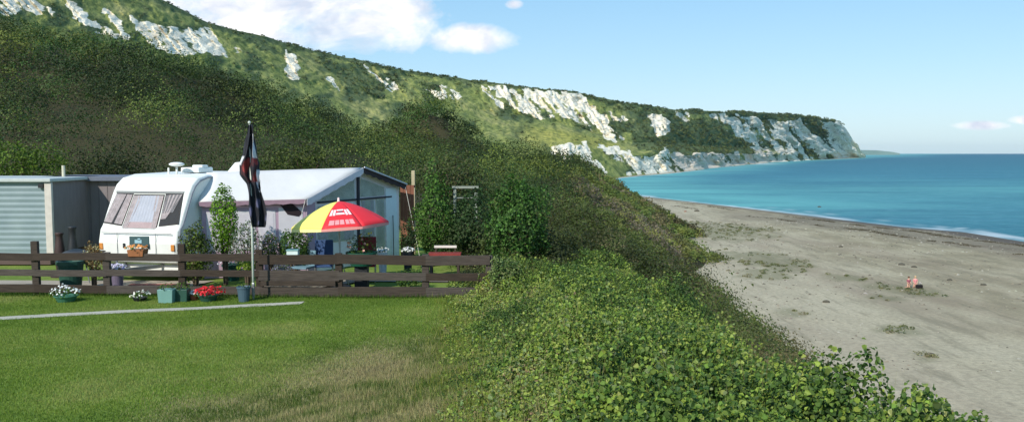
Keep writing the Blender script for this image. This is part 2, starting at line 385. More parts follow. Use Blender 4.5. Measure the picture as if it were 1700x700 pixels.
c = ramp(nt, q, [(.0, lin((52, 112, 120))), (.06, lin((56, 118, 126))), (.12, lin((58, 116, 130))), (.17, lin((76, 138, 144))), (.24, lin((84, 146, 148))), (.31, lin((62, 120, 134))), (.46, lin((56, 108, 122))), (.62, lin((54, 102, 118))), (.8, lin((48, 94, 112)))])
c = mixc(nt, math_(nt, 'MULTIPLY', attr(nt, 'shal'), .7), c, lin((112, 184, 176)))
c = mixc(nt, ramp(nt, n3, [(.42, (0, 0, 0)), (.66, (.6, .6, .6))]), c, lin((38, 92, 112)))
n5 = noise(nt, .8, 6, .7, mapscale=(.35, 1.2, 1)); c = mixc(nt, ramp(nt, n5, [(.5, (0, 0, 0)), (.72, (.5, .5, .5))]), c, lin((118, 176, 184)))
c = mixc(nt, attr(nt, 'foam'), c, lin((200, 208, 208)))
nt.links.new(c, b.inputs['Base Color']); b.inputs['Roughness'].default_value = .55; b.inputs['Specular IOR Level'].default_value = .12
bump(nt, b, n2, 1.0, .9)
shal = sst(60, 4, S2+14*fbm(SX*.03, SY*.02, s=62))*sst(140, 240, SY)
o = npmesh('sea', np.stack([SX.ravel(), SY.ravel(), np.full(SX.size, SEA)], 1), gridfaces(len(sx), len(sy)), m, {'foam': np.clip(foam, 0, 1).ravel(), 'shal': shal.ravel()}, smooth=True)
tag(o, kind='structure')
# ------------------------------------------------------------------ far chalk cliffs
cols_def = [  # px, ridge(y,Z), upper cliff foot (y,Z), shelf front(y,Z), foot(y,Z)
    (-260, -215, 235, -60, 205, 60, 180, 200, 150), (-120, -160, 255, -40, 225, 80, 195, 210, 165),
    (0, -95, 280, 30, 245, 110, 205, 220, 175), (120, -50, 305, 60, 265, 130, 225, 235, 190), (270, 0, 345, 95, 300, 150, 250, 250, 210),
    (345, 38, 370, 105, 325, 165, 275, 255, 230), (450, 64, 410, 120, 370, 180, 310, 262, 260), (520, 84, 440, 140, 395, 195, 335, 266, 290),
    (600, 101, 475, 160, 430, 215, 365, 270, 320), (660, 115, 500, 165, 455, 220, 385, 275, 335), (735, 126, 530, 175, 475, 232, 400, 280, 350),
    (800, 135, 560, 182, 505, 240, 410, 288, 360), (860, 143, 585, 192, 530, 242, 415, 293, 365), (905, 148, 600, 200, 545, 243, 425, 299, 372),
    (945, 151, 622, 207, 565, 240, 440, 303, 385), (980, 158, 640, 218, 580, 246, 460, 306, 400), (1020, 168, 665, 230, 590, 255, 485, 297, 440),
    (1060, 174, 695, 236, 610, 258, 520, 291.5, 492), (1105, 181, 740, 238, 650, 246, 580, 287.5, 545), (1125, 183, 775, 238, 700, 258, 610, 285.5, 578), (1160, 183, 860, 240, 760, 256, 680, 282, 650),
    (1210, 185, 1010, 243, 900, 256, 830, 276.5, 812), (1270, 187, 1300, 243, 1180, 256, 1120, 270.5, 1105), (1320, 190, 1500, 246, 1400, 257, 1350, 267.5, 1348),
    (1360, 195, 1760, 243, 1680, 257, 1650, 265, 1655), (1392, 202, 2030, 235, 2000, 250, 1980, 263, 2010), (1404, 212, 2150, 236, 2140, 252, 2130, 262.3, 2180), (1416, 233, 2220, 243, 2215, 254, 2210, 262, 2230), (1428, 250, 2260, 254, 2258, 258, 2256, 262, 2262), (1436, 260, 2290, 261, 2288, 261.5, 2286, 262.2, 2284)]
cd = np.array(cols_def, float)
pxs = np.concatenate([np.arange(-260, 600, 2.5), np.arange(600, 1436.1, 1.6)])
prof = np.array([[np.interp(pxs, cd[:, 0], cd[:, k]) for k in (7, 8)], [np.interp(pxs, cd[:, 0], cd[:, k]) for k in (5, 6)],
                 [np.interp(pxs, cd[:, 0], cd[:, k]) for k in (3, 4)], [np.interp(pxs, cd[:, 0], cd[:, k]) for k in (1, 2)]])  # 4,2,n
ts = np.concatenate([np.linspace(0, 1, 36)[:-1], 1+np.linspace(0, 1, 34)[:-1], 2+np.linspace(0, 1, 80)])
PX = np.repeat(pxs[:, None], len(ts), 1); PY = np.zeros_like(PX); PZ = np.zeros_like(PX)
for j, t in enumerate(ts):
    i = min(int(t), 2); q = t-i
    PY[:, j] = prof[i, 0]*(1-q)+prof[i+1, 0]*q
    qz = q if i != 2 else (q**1.25)
    PZ[:, j] = prof[i, 1]*(1-qz)+prof[i+1, 1]*qz
# small outline irregularity of the ridge
TT = np.repeat(ts[None, :], len(pxs), 0)
PY += (2.2*fbm(PX/26, TT*0, s=70, o=3))*sst(2, 3, TT)*(PX < 1380)
U = (PX-850)/F; V = (350-PY)/F
dy = math.cos(PITCH)+V*math.sin(PITCH); dz = -math.sin(PITCH)+V*math.cos(PITCH)
WX = U*PZ/dy; WY = PZ.copy(); WZ = CZ+dz*PZ/dy
# chalk mask from the faces' outlines
def inside(poly, x, y):
    r = np.zeros(x.shape, bool); n = len(poly)
    for i in range(n):
        x1, y1 = poly[i]; x2, y2 = poly[(i+1) % n]
        c_ = ((y1 > y) != (y2 > y)) & (x < (x2-x1)*(y-y1)/((y2-y1) if y2 != y1 else 1e-9)+x1); r ^= c_
    return r
CHALK = [[(-260, -60), (60, -60), (62, 0), (82, 14), (88, 26), (60, 22), (0, 24), (-260, 10)], [(88, -20), (112, -10), (150, 30), (178, 48), (215, 60), (214, 72), (150, 46), (118, 26)],
         [(165, 8), (190, 22), (212, 60), (200, 62)], [(212, 28), (252, 38), (300, 48), (345, 44), (365, 66), (384, 96), (340, 88), (300, 92), (262, 84), (236, 60)],
         [(388, 74), (404, 78), (408, 86), (394, 85)], [(474, 84), (492, 92), (500, 130), (482, 134), (472, 120)], [(596, 100), (612, 112), (634, 136), (626, 140), (606, 122)], [(632, 118), (652, 130), (664, 148), (640, 150)],
         [(540, 128), (552, 130), (566, 148), (560, 152)],
         [(700, 143), (722, 150), (742, 137), (756, 146), (764, 164), (722, 163)], [(796, 138), (812, 146), (842, 184), (830, 180)], [(812, 140), (850, 146), (905, 150), (962, 156), (990, 178), (1006, 198), (1016, 214), (1040, 236), (1010, 232), (985, 222), (966, 206), (940, 200), (900, 196), (868, 190), (842, 172)],
         [(908, 244), (940, 236), (960, 240), (985, 262), (1006, 285), (1014, 312), (985, 300), (950, 280), (925, 262)], [(958, 232), (972, 236), (988, 256), (978, 256)], [(996, 244), (1022, 242), (1046, 252), (1072, 268), (1080, 284), (1050, 276), (1020, 262)],
         [(1056, 264), (1090, 256), (1106, 242), (1116, 262), (1122, 288), (1060, 292), (1040, 292)], [(1118, 256), (1205, 253), (1212, 282), (1118, 290)], [(1205, 252), (1300, 250), (1306, 275), (1205, 285)],
         [(1072, 184), (1098, 190), (1112, 212), (1098, 226), (1080, 206)], [(1118, 186), (1142, 190), (1146, 204), (1126, 200)], [(1008, 186), (1040, 194), (1038, 200), (1015, 196)],
         [(1178, 187), (1215, 192), (1240, 193), (1290, 200), (1330, 196), (1350, 216), (1385, 240), (1400, 268), (1300, 274), (1262, 250), (1225, 232), (1200, 214)],
         [(1362, 200), (1404, 204), (1440, 250), (1440, 268), (1392, 268), (1376, 232)]]
wx_ = PX+5*fbm(PX/14, PY/10, s=80, o=3)*2; wy_ = PY+4*fbm(PX/12, PY/8, s=81, o=3)*2
chalk = np.zeros(PX.shape)
for pl in CHALK: chalk = np.maximum(chalk, inside(pl, wx_, wy_)*1.0)
gul = fbm((PX-PY*.75+6*fbm(PX/30, PY/12, s=85))/6.5, PY/24, s=83, o=5); gul2 = fbm((PX-PY*.75)/14, PY/50, s=84, o=3)
big = np.zeros(PX.shape)
for pl in (CHALK[11], CHALK[21]): big = np.maximum(big, inside(pl, wx_, wy_)*1.0)
tipm = inside(CHALK[22], PX, PY)*1.0
chalk = chalk*(1-sst(.16, .30, gul)*(.7+.2*big)*(1-.3*tipm))*(1-.6*sst(.16, .34, gul2)*big)
chalk = chalk*(1-.55*sst(.18, .34, fbm(PX/5, PY/3.2, s=89, o=3))*(1-.5*tipm))
for _ in range(1):
    c2 = chalk.copy(); c2[1:-1, 1:-1] = (chalk[1:-1, 1:-1]*2+chalk[:-2, 1:-1]+chalk[2:, 1:-1]+chalk[1:-1, :-2]+chalk[1:-1, 2:])/6; chalk = c2
amp = PZ*.010
D = amp*(1.6*np.abs(gul)+1.3*gul2)*(.45+.9*chalk)*sst(0, .25, TT)*(1-.75*sst(2.8, 3, TT))+PZ*.006*fbm(PX/20, PY/14, s=86)*sst(0, .2, TT)
D = D*(1-.45*sst(1380, 1410, PX))
k_ = D/np.maximum(PZ, 1); WY = WY+D; WX = WX+U*D*0
WZ = WZ+PZ*.0022*fbm(PX/7, PY/6, s=88)*sst(.3, .6, TT)*sst(3.0, 2.9, TT)
# plateau behind + drop
back = [(1.03, 1.5), (1.25, -2), (1.9, -12)]
BXs = [WX]; BYs = [WY]; BZs = [WZ]
for kk, dz_ in back:
    BXs.append(WX[:, -1:]*kk); BYs.append(WY[:, -1:]*kk); BZs.append(WZ[:, -1:]+dz_*np.clip((WZ[:, -1:]-SEA)/50, 0, 1))
pre = (WX[:, :1]*.985+0, WY[:, :1]*.985, np.full((len(pxs), 1), SEA-2.5))
CX = np.concatenate([pre[0]]+BXs, 1); CY = np.concatenate([pre[1]]+BYs, 1); CZ_ = np.concatenate([pre[2]]+BZs, 1)
pad = lambda a, v0, v1: np.concatenate([np.full((len(pxs), 1), v0), a, np.full((len(pxs), 3), v1)], 1)
lowm = (TT < 1.15)*1.0
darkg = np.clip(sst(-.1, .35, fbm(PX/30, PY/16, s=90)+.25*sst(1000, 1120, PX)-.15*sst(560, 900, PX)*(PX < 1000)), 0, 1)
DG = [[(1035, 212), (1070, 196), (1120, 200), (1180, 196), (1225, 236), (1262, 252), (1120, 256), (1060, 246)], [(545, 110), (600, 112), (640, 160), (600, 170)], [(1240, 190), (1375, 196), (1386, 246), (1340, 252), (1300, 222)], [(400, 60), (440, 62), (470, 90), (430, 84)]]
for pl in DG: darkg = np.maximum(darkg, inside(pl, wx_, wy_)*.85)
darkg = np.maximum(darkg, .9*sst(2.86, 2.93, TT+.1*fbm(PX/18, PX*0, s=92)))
pinky = sst(1100, 1130, PX)*sst(1320, 1280, PX)*(PY > 248)
shelly = sst(840, 900, PX)*sst(1060, 1000, PX)*sst(0.7, 1.4, TT)*sst(1.9, 1.5, TT)
cream = np.maximum(sst(1355, 1385, PX), (PX < 420)*1.0*0)
cream = np.maximum(cream, (PY > 236)*(PX > 900)*(PX < 1118)*1.0)
m, nt, b = newmat('chalk_and_turf')
n1 = noise(nt, .035, 6, .7); n2 = noise(nt, .16, 6, .75); n3 = noise(nt, .5, 4, .7)
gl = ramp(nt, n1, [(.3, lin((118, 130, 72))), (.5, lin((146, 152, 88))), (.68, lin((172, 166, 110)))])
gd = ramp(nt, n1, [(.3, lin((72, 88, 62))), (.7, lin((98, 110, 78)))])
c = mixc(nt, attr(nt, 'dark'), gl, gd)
c = mixc(nt, math_(nt, 'MULTIPLY', attr(nt, 'shelf'), .7), c, lin((176, 170, 84)))
c = mixc(nt, ramp(nt, n2, [(.42, (0, 0, 0)), (.62, (.75, .75, .75))]), c, lin((72, 90, 50)))
ck = ramp(nt, n2, [(.25, lin((140, 130, 106))), (.40, lin((214, 203, 178))), (.55, lin((238, 230, 208))), (.8, lin((244, 238, 222)))])
ck = mixc(nt, math_(nt, 'MULTIPLY', attr(nt, 'pink'), .55), ck, lin((196, 178, 158)))
ck = mixc(nt, math_(nt, 'MULTIPLY', attr(nt, 'cream'), .4), ck, lin((240, 232, 208)))
fm = math_(nt, 'ADD', attr(nt, 'chalk'), math_(nt, 'MULTIPLY', math_(nt, 'SUBTRACT', n2, .52), 1.4))
fm = math_(nt, 'MULTIPLY', ramp(nt, fm, [(.33, (0, 0, 0)), (.5, (1, 1, 1))]), 1.0)
c = mixc(nt, fm, c, ck)
nt.links.new(c, b.inputs['Base Color']); b.inputs['Roughness'].default_value = .95; b.inputs['Specular IOR Level'].default_value = .1
bump(nt, b, n2, .55, 3.0)
o = npmesh('hills', np.stack([CX.ravel(), CY.ravel(), CZ_.ravel()], 1), gridfaces(len(pxs), CX.shape[1]), m,
           {'chalk': pad(chalk, 0, 0).ravel(), 'dark': pad(darkg, 0, .8).ravel(), 'shelf': pad(shelly, 0, 0).ravel(), 'pink': pad(pinky*1.0, 0, 0).ravel(), 'cream': pad(cream*1.0, 0, 0).ravel()}, smooth=True)
tag(o, kind='structure')
# scrub clinging to the cliffs and along their top
msk = (chalk < .25) & (TT > .25) & (TT < 3.0)
ii = np.argwhere(msk); pr_ = (.08+darkg[msk]**2)*PZ[msk]**.8; pr_ /= pr_.sum()
pick = ii[RNG.choice(len(ii), 2600, p=pr_)]
top = np.stack([RNG.integers(0, len(pxs)-24, 900), np.full(900, len(ts)-1)], 1); top = top[fbm(top[:, 0]/14., top[:, 0]*0., s=95) > -.12]
pick = np.concatenate([pick, top])
vs = []; ns = []; sz = []; cc = []
for i, j in pick:
    z = PZ[i, j]; r = z*.0013*(.6+RNG.random()*1.3)*(.75 if j == len(ts)-1 else 1); n_ = 13
    p, q = crown_pts((WX[i, j], WY[i, j], WZ[i, j]+r*.2), (r*1.3, r*1.3, r*.8), n_, RNG.random()*9, low=-.2)
    vs.append(p); ns.append(q); sz.append(np.full(len(p), r*.9)); base = .35+.5*RNG.random()
    cc.append(pal([(78, 90, 56), (90, 102, 60), (104, 112, 66), (70, 82, 60)], len(p), .2, np.full(len(p), RNG.integers(0, 4))))
v, f, c = leaves(np.concatenate(vs), np.concatenate(ns), np.concatenate(sz), np.concatenate(cc), .8)
tag(npmesh('cliff_scrub', v, f, M_LEAF, cols=c), 'dark bushes dotted over the green cliff slopes and clifftop', 'scrub', kind='stuff')
# distant low land beyond the headland
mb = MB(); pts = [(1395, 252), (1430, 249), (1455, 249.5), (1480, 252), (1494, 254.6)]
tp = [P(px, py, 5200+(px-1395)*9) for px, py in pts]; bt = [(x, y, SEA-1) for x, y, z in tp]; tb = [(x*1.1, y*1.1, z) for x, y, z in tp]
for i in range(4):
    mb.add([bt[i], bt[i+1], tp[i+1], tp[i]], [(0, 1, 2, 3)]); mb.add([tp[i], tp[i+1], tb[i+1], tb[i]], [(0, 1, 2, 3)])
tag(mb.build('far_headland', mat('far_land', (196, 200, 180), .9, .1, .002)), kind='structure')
# ------------------------------------------------------------------ woods (hillside scrub)
def scatter_crowns(name, label, cat, region, spacing, Rr, palette, leafk, per, hfac=.85, filt=None, jig=.5, cell=28):
    x0, x1, y0, y1 = region
    xs = np.arange(x0, x1, spacing); ys = np.arange(y0, y1, spacing)
    A, B = np.meshgrid(xs, ys, indexing='ij'); A = (A+(RNG.random(A.shape)-.5)*spacing*1.3).ravel(); B = (B+(RNG.random(B.shape)-.5)*spacing*1.3).ravel()
    pxx = 850+F*A/np.maximum(B, 1); ok = (pxx > -140) & (pxx < 1330)
    if filt is not None: ok &= filt(A, B)
    A = A[ok]; B = B[ok]; Z = gz(A, B)
    vs = []; ns = []; sz = []; cc = []
    patch = fbm(A/cell, B/cell, s=111, o=3)+.45*vn(A/5, B/5, s=112)
    for a, b_, z, pt in zip(A, B, Z, patch):
        d = math.hypot(a, b_); r = RNG.uniform(*Rr)*(1+.25*jig*RNG.normal()); r = max(r, Rr[0]*.6)
        n_ = int(per*(r/Rr[1])**2*(.7 if d > 120 else 1)*(4 if d < 30 else 2 if d < 45 else 1))+20
        p, q = crown_pts((a, b_, z+r*hfac*.55), (r, r, r*hfac), n_, RNG.random()*50, low=-.3, bumpy=.5, inner=.3, nj=.3)
        vs.append(p); ns.append(q); s0 = max(.055, d*leafk)
        sz.append(s0*(.7+.7*RNG.random(len(p))))
        pi = int(np.clip((pt+.75)/1.5*len(palette)+RNG.normal()*.6, 0, len(palette)-1))
        tone = math.exp(.22*RNG.normal()+1.7*fbm([a/8], [b_/12], s=171, o=2)[0]+.6*vn([a/3.5], [b_/3.5], s=173)[0])
        cc.append(pal(palette, len(p), .13, np.full(len(p), pi))*min(1.45, max(.38, tone)))
    v, f, c = leaves(np.concatenate(vs), np.concatenate(ns), np.concatenate(sz), np.concatenate(cc), .85, .15)
    print(name, len(A), len(f))
    return tag(npmesh(name, v, f, M_LEAF, cols=c), label, cat, kind='stuff')
WOODPAL = [(42, 58, 28), (52, 68, 32), (46, 64, 30), (64, 84, 38), (70, 78, 42), (60, 84, 36), (94, 102, 44), (108, 120, 48)]
def f_wood(a, b):
    foot = np.interp(b, [0, 50, 80, 141, 211, 240], [3, 4, 7, 13, 22, 26])
    pq = 850+F*a/b
    return ~((pq > 592) & (pq < 621) & (b > 112)) & (a < foot-1) & ((b > 38+1.5*np.sin(a*.7)) | (a < -26)) & (b > 24) & (a > -.85*b) 
scatter_crowns('wooded_hillside', 'dark green scrub woodland covering the slope behind the campsite', 'woodland', (-120, 26, 26, 205), 2.75, (1.1, 2.35), WOODPAL, .0018, 340, filt=f_wood)
def f_big(a, b):
    sel = vn(a/7, b/7, s=301) > .1
    return f_wood(a, b) & sel & (b > 46)
scatter_crowns('woodland_crowns', 'broader rounded bushes standing up out of the dark hillside scrub', 'bushes', (-120, 26, 44, 190), 5.2, (2.3, 3.5), [(50, 62, 28), (84, 98, 42), (60, 74, 32), (88, 102, 46), (98, 110, 50)], .0017, 800, filt=f_big, cell=9, hfac=.8)
SLOPEPAL = [(98, 92, 62), (84, 96, 50), (104, 98, 66), (90, 104, 50), (108, 116, 56), (118, 120, 66), (122, 112, 92)]
def f_slope(a, b):
    lo = np.interp(b, [0, 50, 80, 141, 211, 240], [3.4, 3.4, 6, 12, 21, 25]); hi = np.interp(b, [0, 50, 58, 76, 141, 211, 240], [15.4, 16, 16, 17.0, 24.5, 28.5, 29])
    return (a > lo-.6) & (a < hi+9) & (gz(a, b) > beach_z(a, b)+.55*np.sin(b*.45)-.25+.3*np.sin(b*1.7)+2.0*sst(110, 150, b))
scatter_crowns('bank_scrub', 'olive and brown scrub on the steep bank above the beach', 'scrub', (2.5, 30, 15, 230), 1.15, (.6, 1.15), SLOPEPAL, .0022, 130, filt=f_slope, hfac=.7, cell=14)
# strip between plateau and wood right of the fence
def f_mid(a, b): return (a > np.interp(b, [20, 24, 28, 40], [.6, -1.5, -2.6, -3.4])) & (a < 4.2)
scatter_crowns('hedge_thicket', 'mixed green and brown thicket between the campsite and the bank', 'scrub', (-4, 5, 20.5, 42), .95, (.55, 1.0), [(50, 60, 28), (58, 66, 30), (68, 80, 34), (72, 70, 42), (80, 92, 40)], .0022, 230, filt=f_mid, cell=6)
# weeds on beach
vs = []; ns = []; sz = []; cc = []
for (x, y, rx, ry) in WW:
    n_ = int(rx*ry*1.3)+4
    for _ in range(n_):
        a = RNG.random()*2*PI; r = RNG.random()**.6; xx = x+rx*r*math.cos(a); yy = y+ry*r*math.sin(a)
        if fbm([xx*.5], [yy*.5], s=40)[0] < -.12: continue
        rr = RNG.uniform(.12, .38); z = bz1(xx, yy)
        p, q = crown_pts((xx, yy, z+rr*.15), (rr, rr, rr*.5), 26, RNG.random()*9, low=-.1); vs.append(p); ns.append(q); sz.append(np.full(len(p), .15))
        cc.append(pal([(108, 114, 72), (124, 124, 84), (98, 104, 68), (136, 130, 98)], len(p), .25, np.full(len(p), RNG.integers(0, 4))))
v, f, c = leaves(np.concatenate(vs), np.concatenate(ns), np.concatenate(sz), np.concatenate(cc), .6)
tag(npmesh('beach_weeds', v, f, M_LEAF, cols=c), 'low grey green weeds growing in patches on the shingle', 'weeds', kind='stuff')
# ------------------------------------------------------------------ foreground brambles
def canopy(x, y):
    e = sst(0, 1.3, x-brx(y)+.35*fbm(x*.9, y*.9, s=120))
    h = e*(.42+.30*sst(0, 2.5, x)+.42*fbm(x*.75, y*.75, s=121)+.22*vn(x*2.1, y*2.1, s=122)+.2*vn(x*5, y*5, s=123))
    h = h+.30*sst(1.6, 2.6, x)*sst(9.0, 7, y)*sst(3.3, 2.6, x)*(.75+.5*vn(x*2.5, y*2.5, s=124)); h = h*(1-.8*sst(2.8, 3.9, x))
    return np.maximum(h, .05*e)
nb = 520000
x = RNG.uniform(-1.6, 6.5, nb); u = RNG.random(nb); y = 4.5+(22.5-4.5)*u**1.25
ok = (x > brx(y)-.3*RNG.random(nb)); x = x[ok]; y = y[ok]; h = canopy(x, y); g = gz(x, y)
dep = RNG.random(len(x))**2.0*.6; z = g+np.maximum(h-dep*np.maximum(h, .15), 0.02)+.05*RNG.normal(size=len(x))*.6
# surface normal of canopy
e_ = .12; hx = (canopy(x+e_, y)-canopy(x-e_, y))/(2*e_); hy = (canopy(x, y+e_)-canopy(x, y-e_))/(2*e_)
nn = np.stack([-hx, -hy, np.ones(len(x))], 1); nn += RNG.normal(size=nn.shape)*.75
pt = fbm(x*.8, y*.8, s=130)+.35*fbm(x*3, y*3, s=131)
BP = [(62, 86, 40), (84, 110, 48), (106, 130, 54), (130, 150, 60), (148, 160, 78), (122, 138, 88), (162, 160, 96), (144, 122, 92)]
idx = np.clip(((pt+.5)*5+RNG.normal(size=len(x))*1.3), 0, 7).astype(int)
lush = sst(9.5, 7.5, y)*sst(.2, .9, x); idx = np.where(RNG.random(len(x)) < lush*.7, np.clip(RNG.normal(1.9, 1.2, len(x)), 0, 5).astype(int), idx)
c = pal(BP, len(x), .3, idx)
s = (.021+.026*RNG.random(len(x))**2)*(1+.12*lush)*(.85+y*.03)
v, f, cl = leaves6(np.stack([x, y, z], 1), nn, s, c, .72)
tag(npmesh('bramble_thicket', v, f, M_LEAF, cols=cl), 'lush low bramble thicket filling the foreground edge above the beach', 'brambles', kind='stuff')
# arching bramble shoots that stand out of the mass, each carrying leaves
vs = []; ns = []; sz = []; cc = []; mb = MB()
for k in range(620):
    if k < 130: xx = RNG.uniform(1.8, 3.4); yy = RNG.uniform(6, 11)
    else: xx = RNG.uniform(-1.0, 3.4); yy = 5.5+15*RNG.random()**1.2
    if xx < brx(yy)+.1: continue
    h0 = float(canopy(np.array([xx]), np.array([yy]))[0]); z0 = gz1(xx, yy)+h0*.75; L = RNG.uniform(.15, .34) if k < 130 else RNG.uniform(.2, .5); a = RNG.random()*2*PI; lean = RNG.uniform(.1, .8)
    pts = [(xx+math.cos(a)*lean*L*t*t, yy+math.sin(a)*lean*L*t*t, z0+L*(t-.35*lean*t*t)) for t in np.linspace(0, 1, 6)]
    mb.tube(pts, [.004, .0035, .003, .0025, .002, .001], 4, False)
    n_ = int(L*42); t = RNG.random(n_); P_ = np.array(pts); q = np.stack([np.interp(t*5, range(6), P_[:, i]) for i in range(3)], 1)+RNG.normal(size=(n_, 3))*.025
    vs.append(q); ns.append(RNG.normal(size=(n_, 3))*.8+np.array([0, 0, .8])); sz.append(np.full(n_, .03)+.025*RNG.random(n_)); cc.append(pal(BP[1:6], n_, .2))
st = mb.build('bramble_stems', mat('bramble_stem', (96, 92, 54), .8)); tag(st, 'thin arching stems rising out of the foreground brambles', 'brambles', kind='stuff')
v, f, cl = leaves6(np.concatenate(vs), np.concatenate(ns), np.concatenate(sz), np.concatenate(cc), .7)
tag(npmesh('bramble_shoots', v, f, M_LEAF, cols=cl), 'leafy bramble tips standing up along the foreground outline', 'brambles', kind='stuff')
# ------------------------------------------------------------------ grass
def blades(x, y, L, w, cols, lean=.5):
    k = len(x); z = gz(x, y); a = RNG.random(k)*2*PI; d = np.stack([np.cos(a), np.sin(a), np.zeros(k)], 1)
    a2 = RNG.random(k)*2*PI; ln = np.stack([np.cos(a2), np.sin(a2)], 1)*(lean*RNG.random(k))[:, None]
    b0 = np.stack([x, y, z-.005], 1); w = w[:, None]; tip = b0+np.stack([ln[:, 0]*L, ln[:, 1]*L, L*np.sqrt(np.maximum(1-(ln**2).sum(1), .1))], 1)
    v = np.stack([b0-d*w/2, b0+d*w/2, tip], 1).reshape(-1, 3)
    return v, np.arange(3*k).reshape(k, 3), np.repeat(cols, 3, 0)
k = 330000
y = 8.5+11.8*RNG.random(k)**.85; x = -.62*y*1.02+RNG.random(k)*(.62*y*1.02-.2)
dd = bankd(x, y)+1.1*fbm(x*.6, y*.6, s=21); ok = (dd < .35+.45*RNG.normal(size=k)) & (y < 20.2)
def onpath(x, y): 
    t = (x+13)/8.3; yc = 15.75+(x+13)*.312; return (np.abs(y-yc) < .13+.05*vn(x*3, y*3, s=77)) & (x < -4.55)
ok &= ~onpath(x, y)
x = x[ok]; y = y[ok]; q = fbm(x*.7, y*.7, s=140)+.6*fbm(x*.25, y*1.1, s=141)
gi = np.clip((q+.5)*4+RNG.normal(size=len(x))*.8, 0, 4).astype(int)
c = pal([(98, 124, 46), (108, 134, 50), (120, 142, 56), (130, 148, 66), (148, 154, 86)], len(x), .22, gi)
v, f, cl = blades(x, y, .025+.02*RNG.random(len(x)), .009+.004*RNG.random(len(x)), c, .7)
tag(npmesh('lawn_grass', v, f, M_GRASS, cols=cl), 'short mown green grass of the lawn', 'grass', kind='stuff')
k = 300000
y = 5.5+13.5*RNG.random(k)**1.1; x = -5+RNG.random(k)*5.6; dd = bankd(x, y)+.9*fbm(x*.6, y*.6, s=21)
ok = (dd > .1+.5*RNG.normal(size=k)) & (x < brx(y)+.5) & (x > -.64*y) & (y < 19.2); x = x[ok]; y = y[ok]; dd = dd[ok]
q = fbm(x*.9, y*.9, s=150)+.5*fbm(x*3, y*3, s=151)+.14+.3*sst(.3, 2.0, dd)
gi = np.clip((q+.45)*5+RNG.normal(size=len(x))*1.2, 0, 6).astype(int)
c = pal([(74, 98, 38), (84, 106, 44), (98, 112, 56), (134, 136, 84), (152, 148, 98), (170, 160, 114), (146, 136, 98)], len(x), .25, gi)
L = (.03+.05*RNG.random(len(x)))*(.7+.6*sst(0, 3, dd))*(1+.7*np.maximum(0, fbm(x*1.6, y*1.6, s=152)))
v, f, cl = blades(x, y, L, .008+.005*RNG.random(len(x)), c, 1.0)
tag(npmesh('dry_grass', v, f, M_GRASS, cols=cl), 'dry straw coloured rough grass on the foreground bank', 'grass', kind='stuff')
# taller tufts by the bramble edge and fence foot
k = 12000; y = 6+13.2*RNG.random(k); x = brx(y)+RNG.normal(size=k)*.28+.05; q = fbm(x*2.2, y*2.2, s=160); ok = q > -.05+.1*RNG.normal(size=k); x = x[ok]; y = y[ok]
c = pal([(112, 128, 48), (134, 140, 60), (96, 120, 44), (150, 146, 84)], len(x), .22)
v, f, cl = blades(x, y, .06+.14*RNG.random(len(x)), .009+.004*RNG.random(len(x)), c, .8)
tag(npmesh('grass_tufts', v, f, M_GRASS, cols=cl), 'tall yellow green grass tufts along the bramble edge', 'grass', kind='stuff')
k = 9000; x = RNG.uniform(-13, -.3, k); y = 19.0+(-.6-x)*.035+.10*RNG.normal(size=k); c = pal([(56, 88, 28), (70, 100, 34), (92, 112, 48)], k, .25)
v, f, cl = blades(x, y, .05+.09*RNG.random(k), .010+.003*RNG.random(k), c, .7)
tag(npmesh('fence_grass', v, f, M_GRASS, cols=cl), 'longer uncut grass along the foot of the fence', 'grass', kind='stuff')
k = 30000; y = 5.2+14.5*RNG.random(k)**1.1; x = brx(y)+RNG.random(k)**1.2*3.9; q = fbm(x*1.5, y*1.5, s=180, o=3); ok = (q > .12) & (x < 3.2); x = x[ok]; y = y[ok]
gi = np.clip((fbm(x*.8, y*.8, s=181)+.4)*4+RNG.normal(size=len(x)), 0, 4).astype(int)
c = pal([(116, 136, 62), (140, 150, 76), (168, 160, 104), (178, 164, 120), (120, 98, 74)], len(x), .2, gi)
v, f, cl = blades(x, y, canopy(x, y)+.02+.16*RNG.random(len(x)), .007+.004*RNG.random(len(x)), c, .45)
tag(npmesh('hedge_grass', v, f, M_GRASS, cols=cl), 'straw and green grass stalks poking through the brambles', 'grass', kind='stuff')
# strand line weed and loose stones on the beach
vs = []; ns = []; sz = []; cc = []; seg = shore[:10]
for (sd0, num, dens) in ((8.5, 1500, .05), (17, 1100, .1)):
    for _ in range(num):
        i = RNG.integers(0, len(seg)-1); t = RNG.random(); a = seg[i]*(1-t)+seg[i+1]*t; d = seg[i+1]-seg[i]; d = d/np.hypot(*d); nrm = np.array([-d[1], d[0]])
        sd = sd0+3.5*fbm([a[0]*.06], [a[1]*.05], s=190)[0]+.5*RNG.normal(); p0 = a+nrm*sd
        if fbm([a[0]*.15], [a[1]*.15], s=191)[0] < -.05+dens: continue
        rr = RNG.uniform(.08, .26); p, q = crown_pts((p0[0], p0[1], bz1(*p0)+.03), (rr*1.8, rr*1.8, rr*.25), 7, RNG.random()*9, low=-.1); vs.append(p); ns.append(q*np.array([.4, .4, 1])); sz.append(np.full(len(p), .16)); cc.append(pal([(74, 64, 48), (90, 80, 56), (104, 96, 74)], len(p), .25))
v, f, c = leaves(np.concatenate(vs), np.concatenate(ns), np.concatenate(sz), np.concatenate(cc), .6)
tag(npmesh('strand_line_seaweed', v, f, M_LEAF, cols=c), 'dark dried seaweed lying in broken tide lines along the beach', 'seaweed', kind='stuff')
n_ = 5200; y = 45+RNG.random(n_)**1.3*110; x = foot_x.min()+RNG.random(n_)*70; x = np.maximum(x, 17); sdd = shdist(x, y); ok = (sdd > 3) & (fbm(x*.12, y*.12, s=195) > -.15); x = x[ok]; y = y[ok]
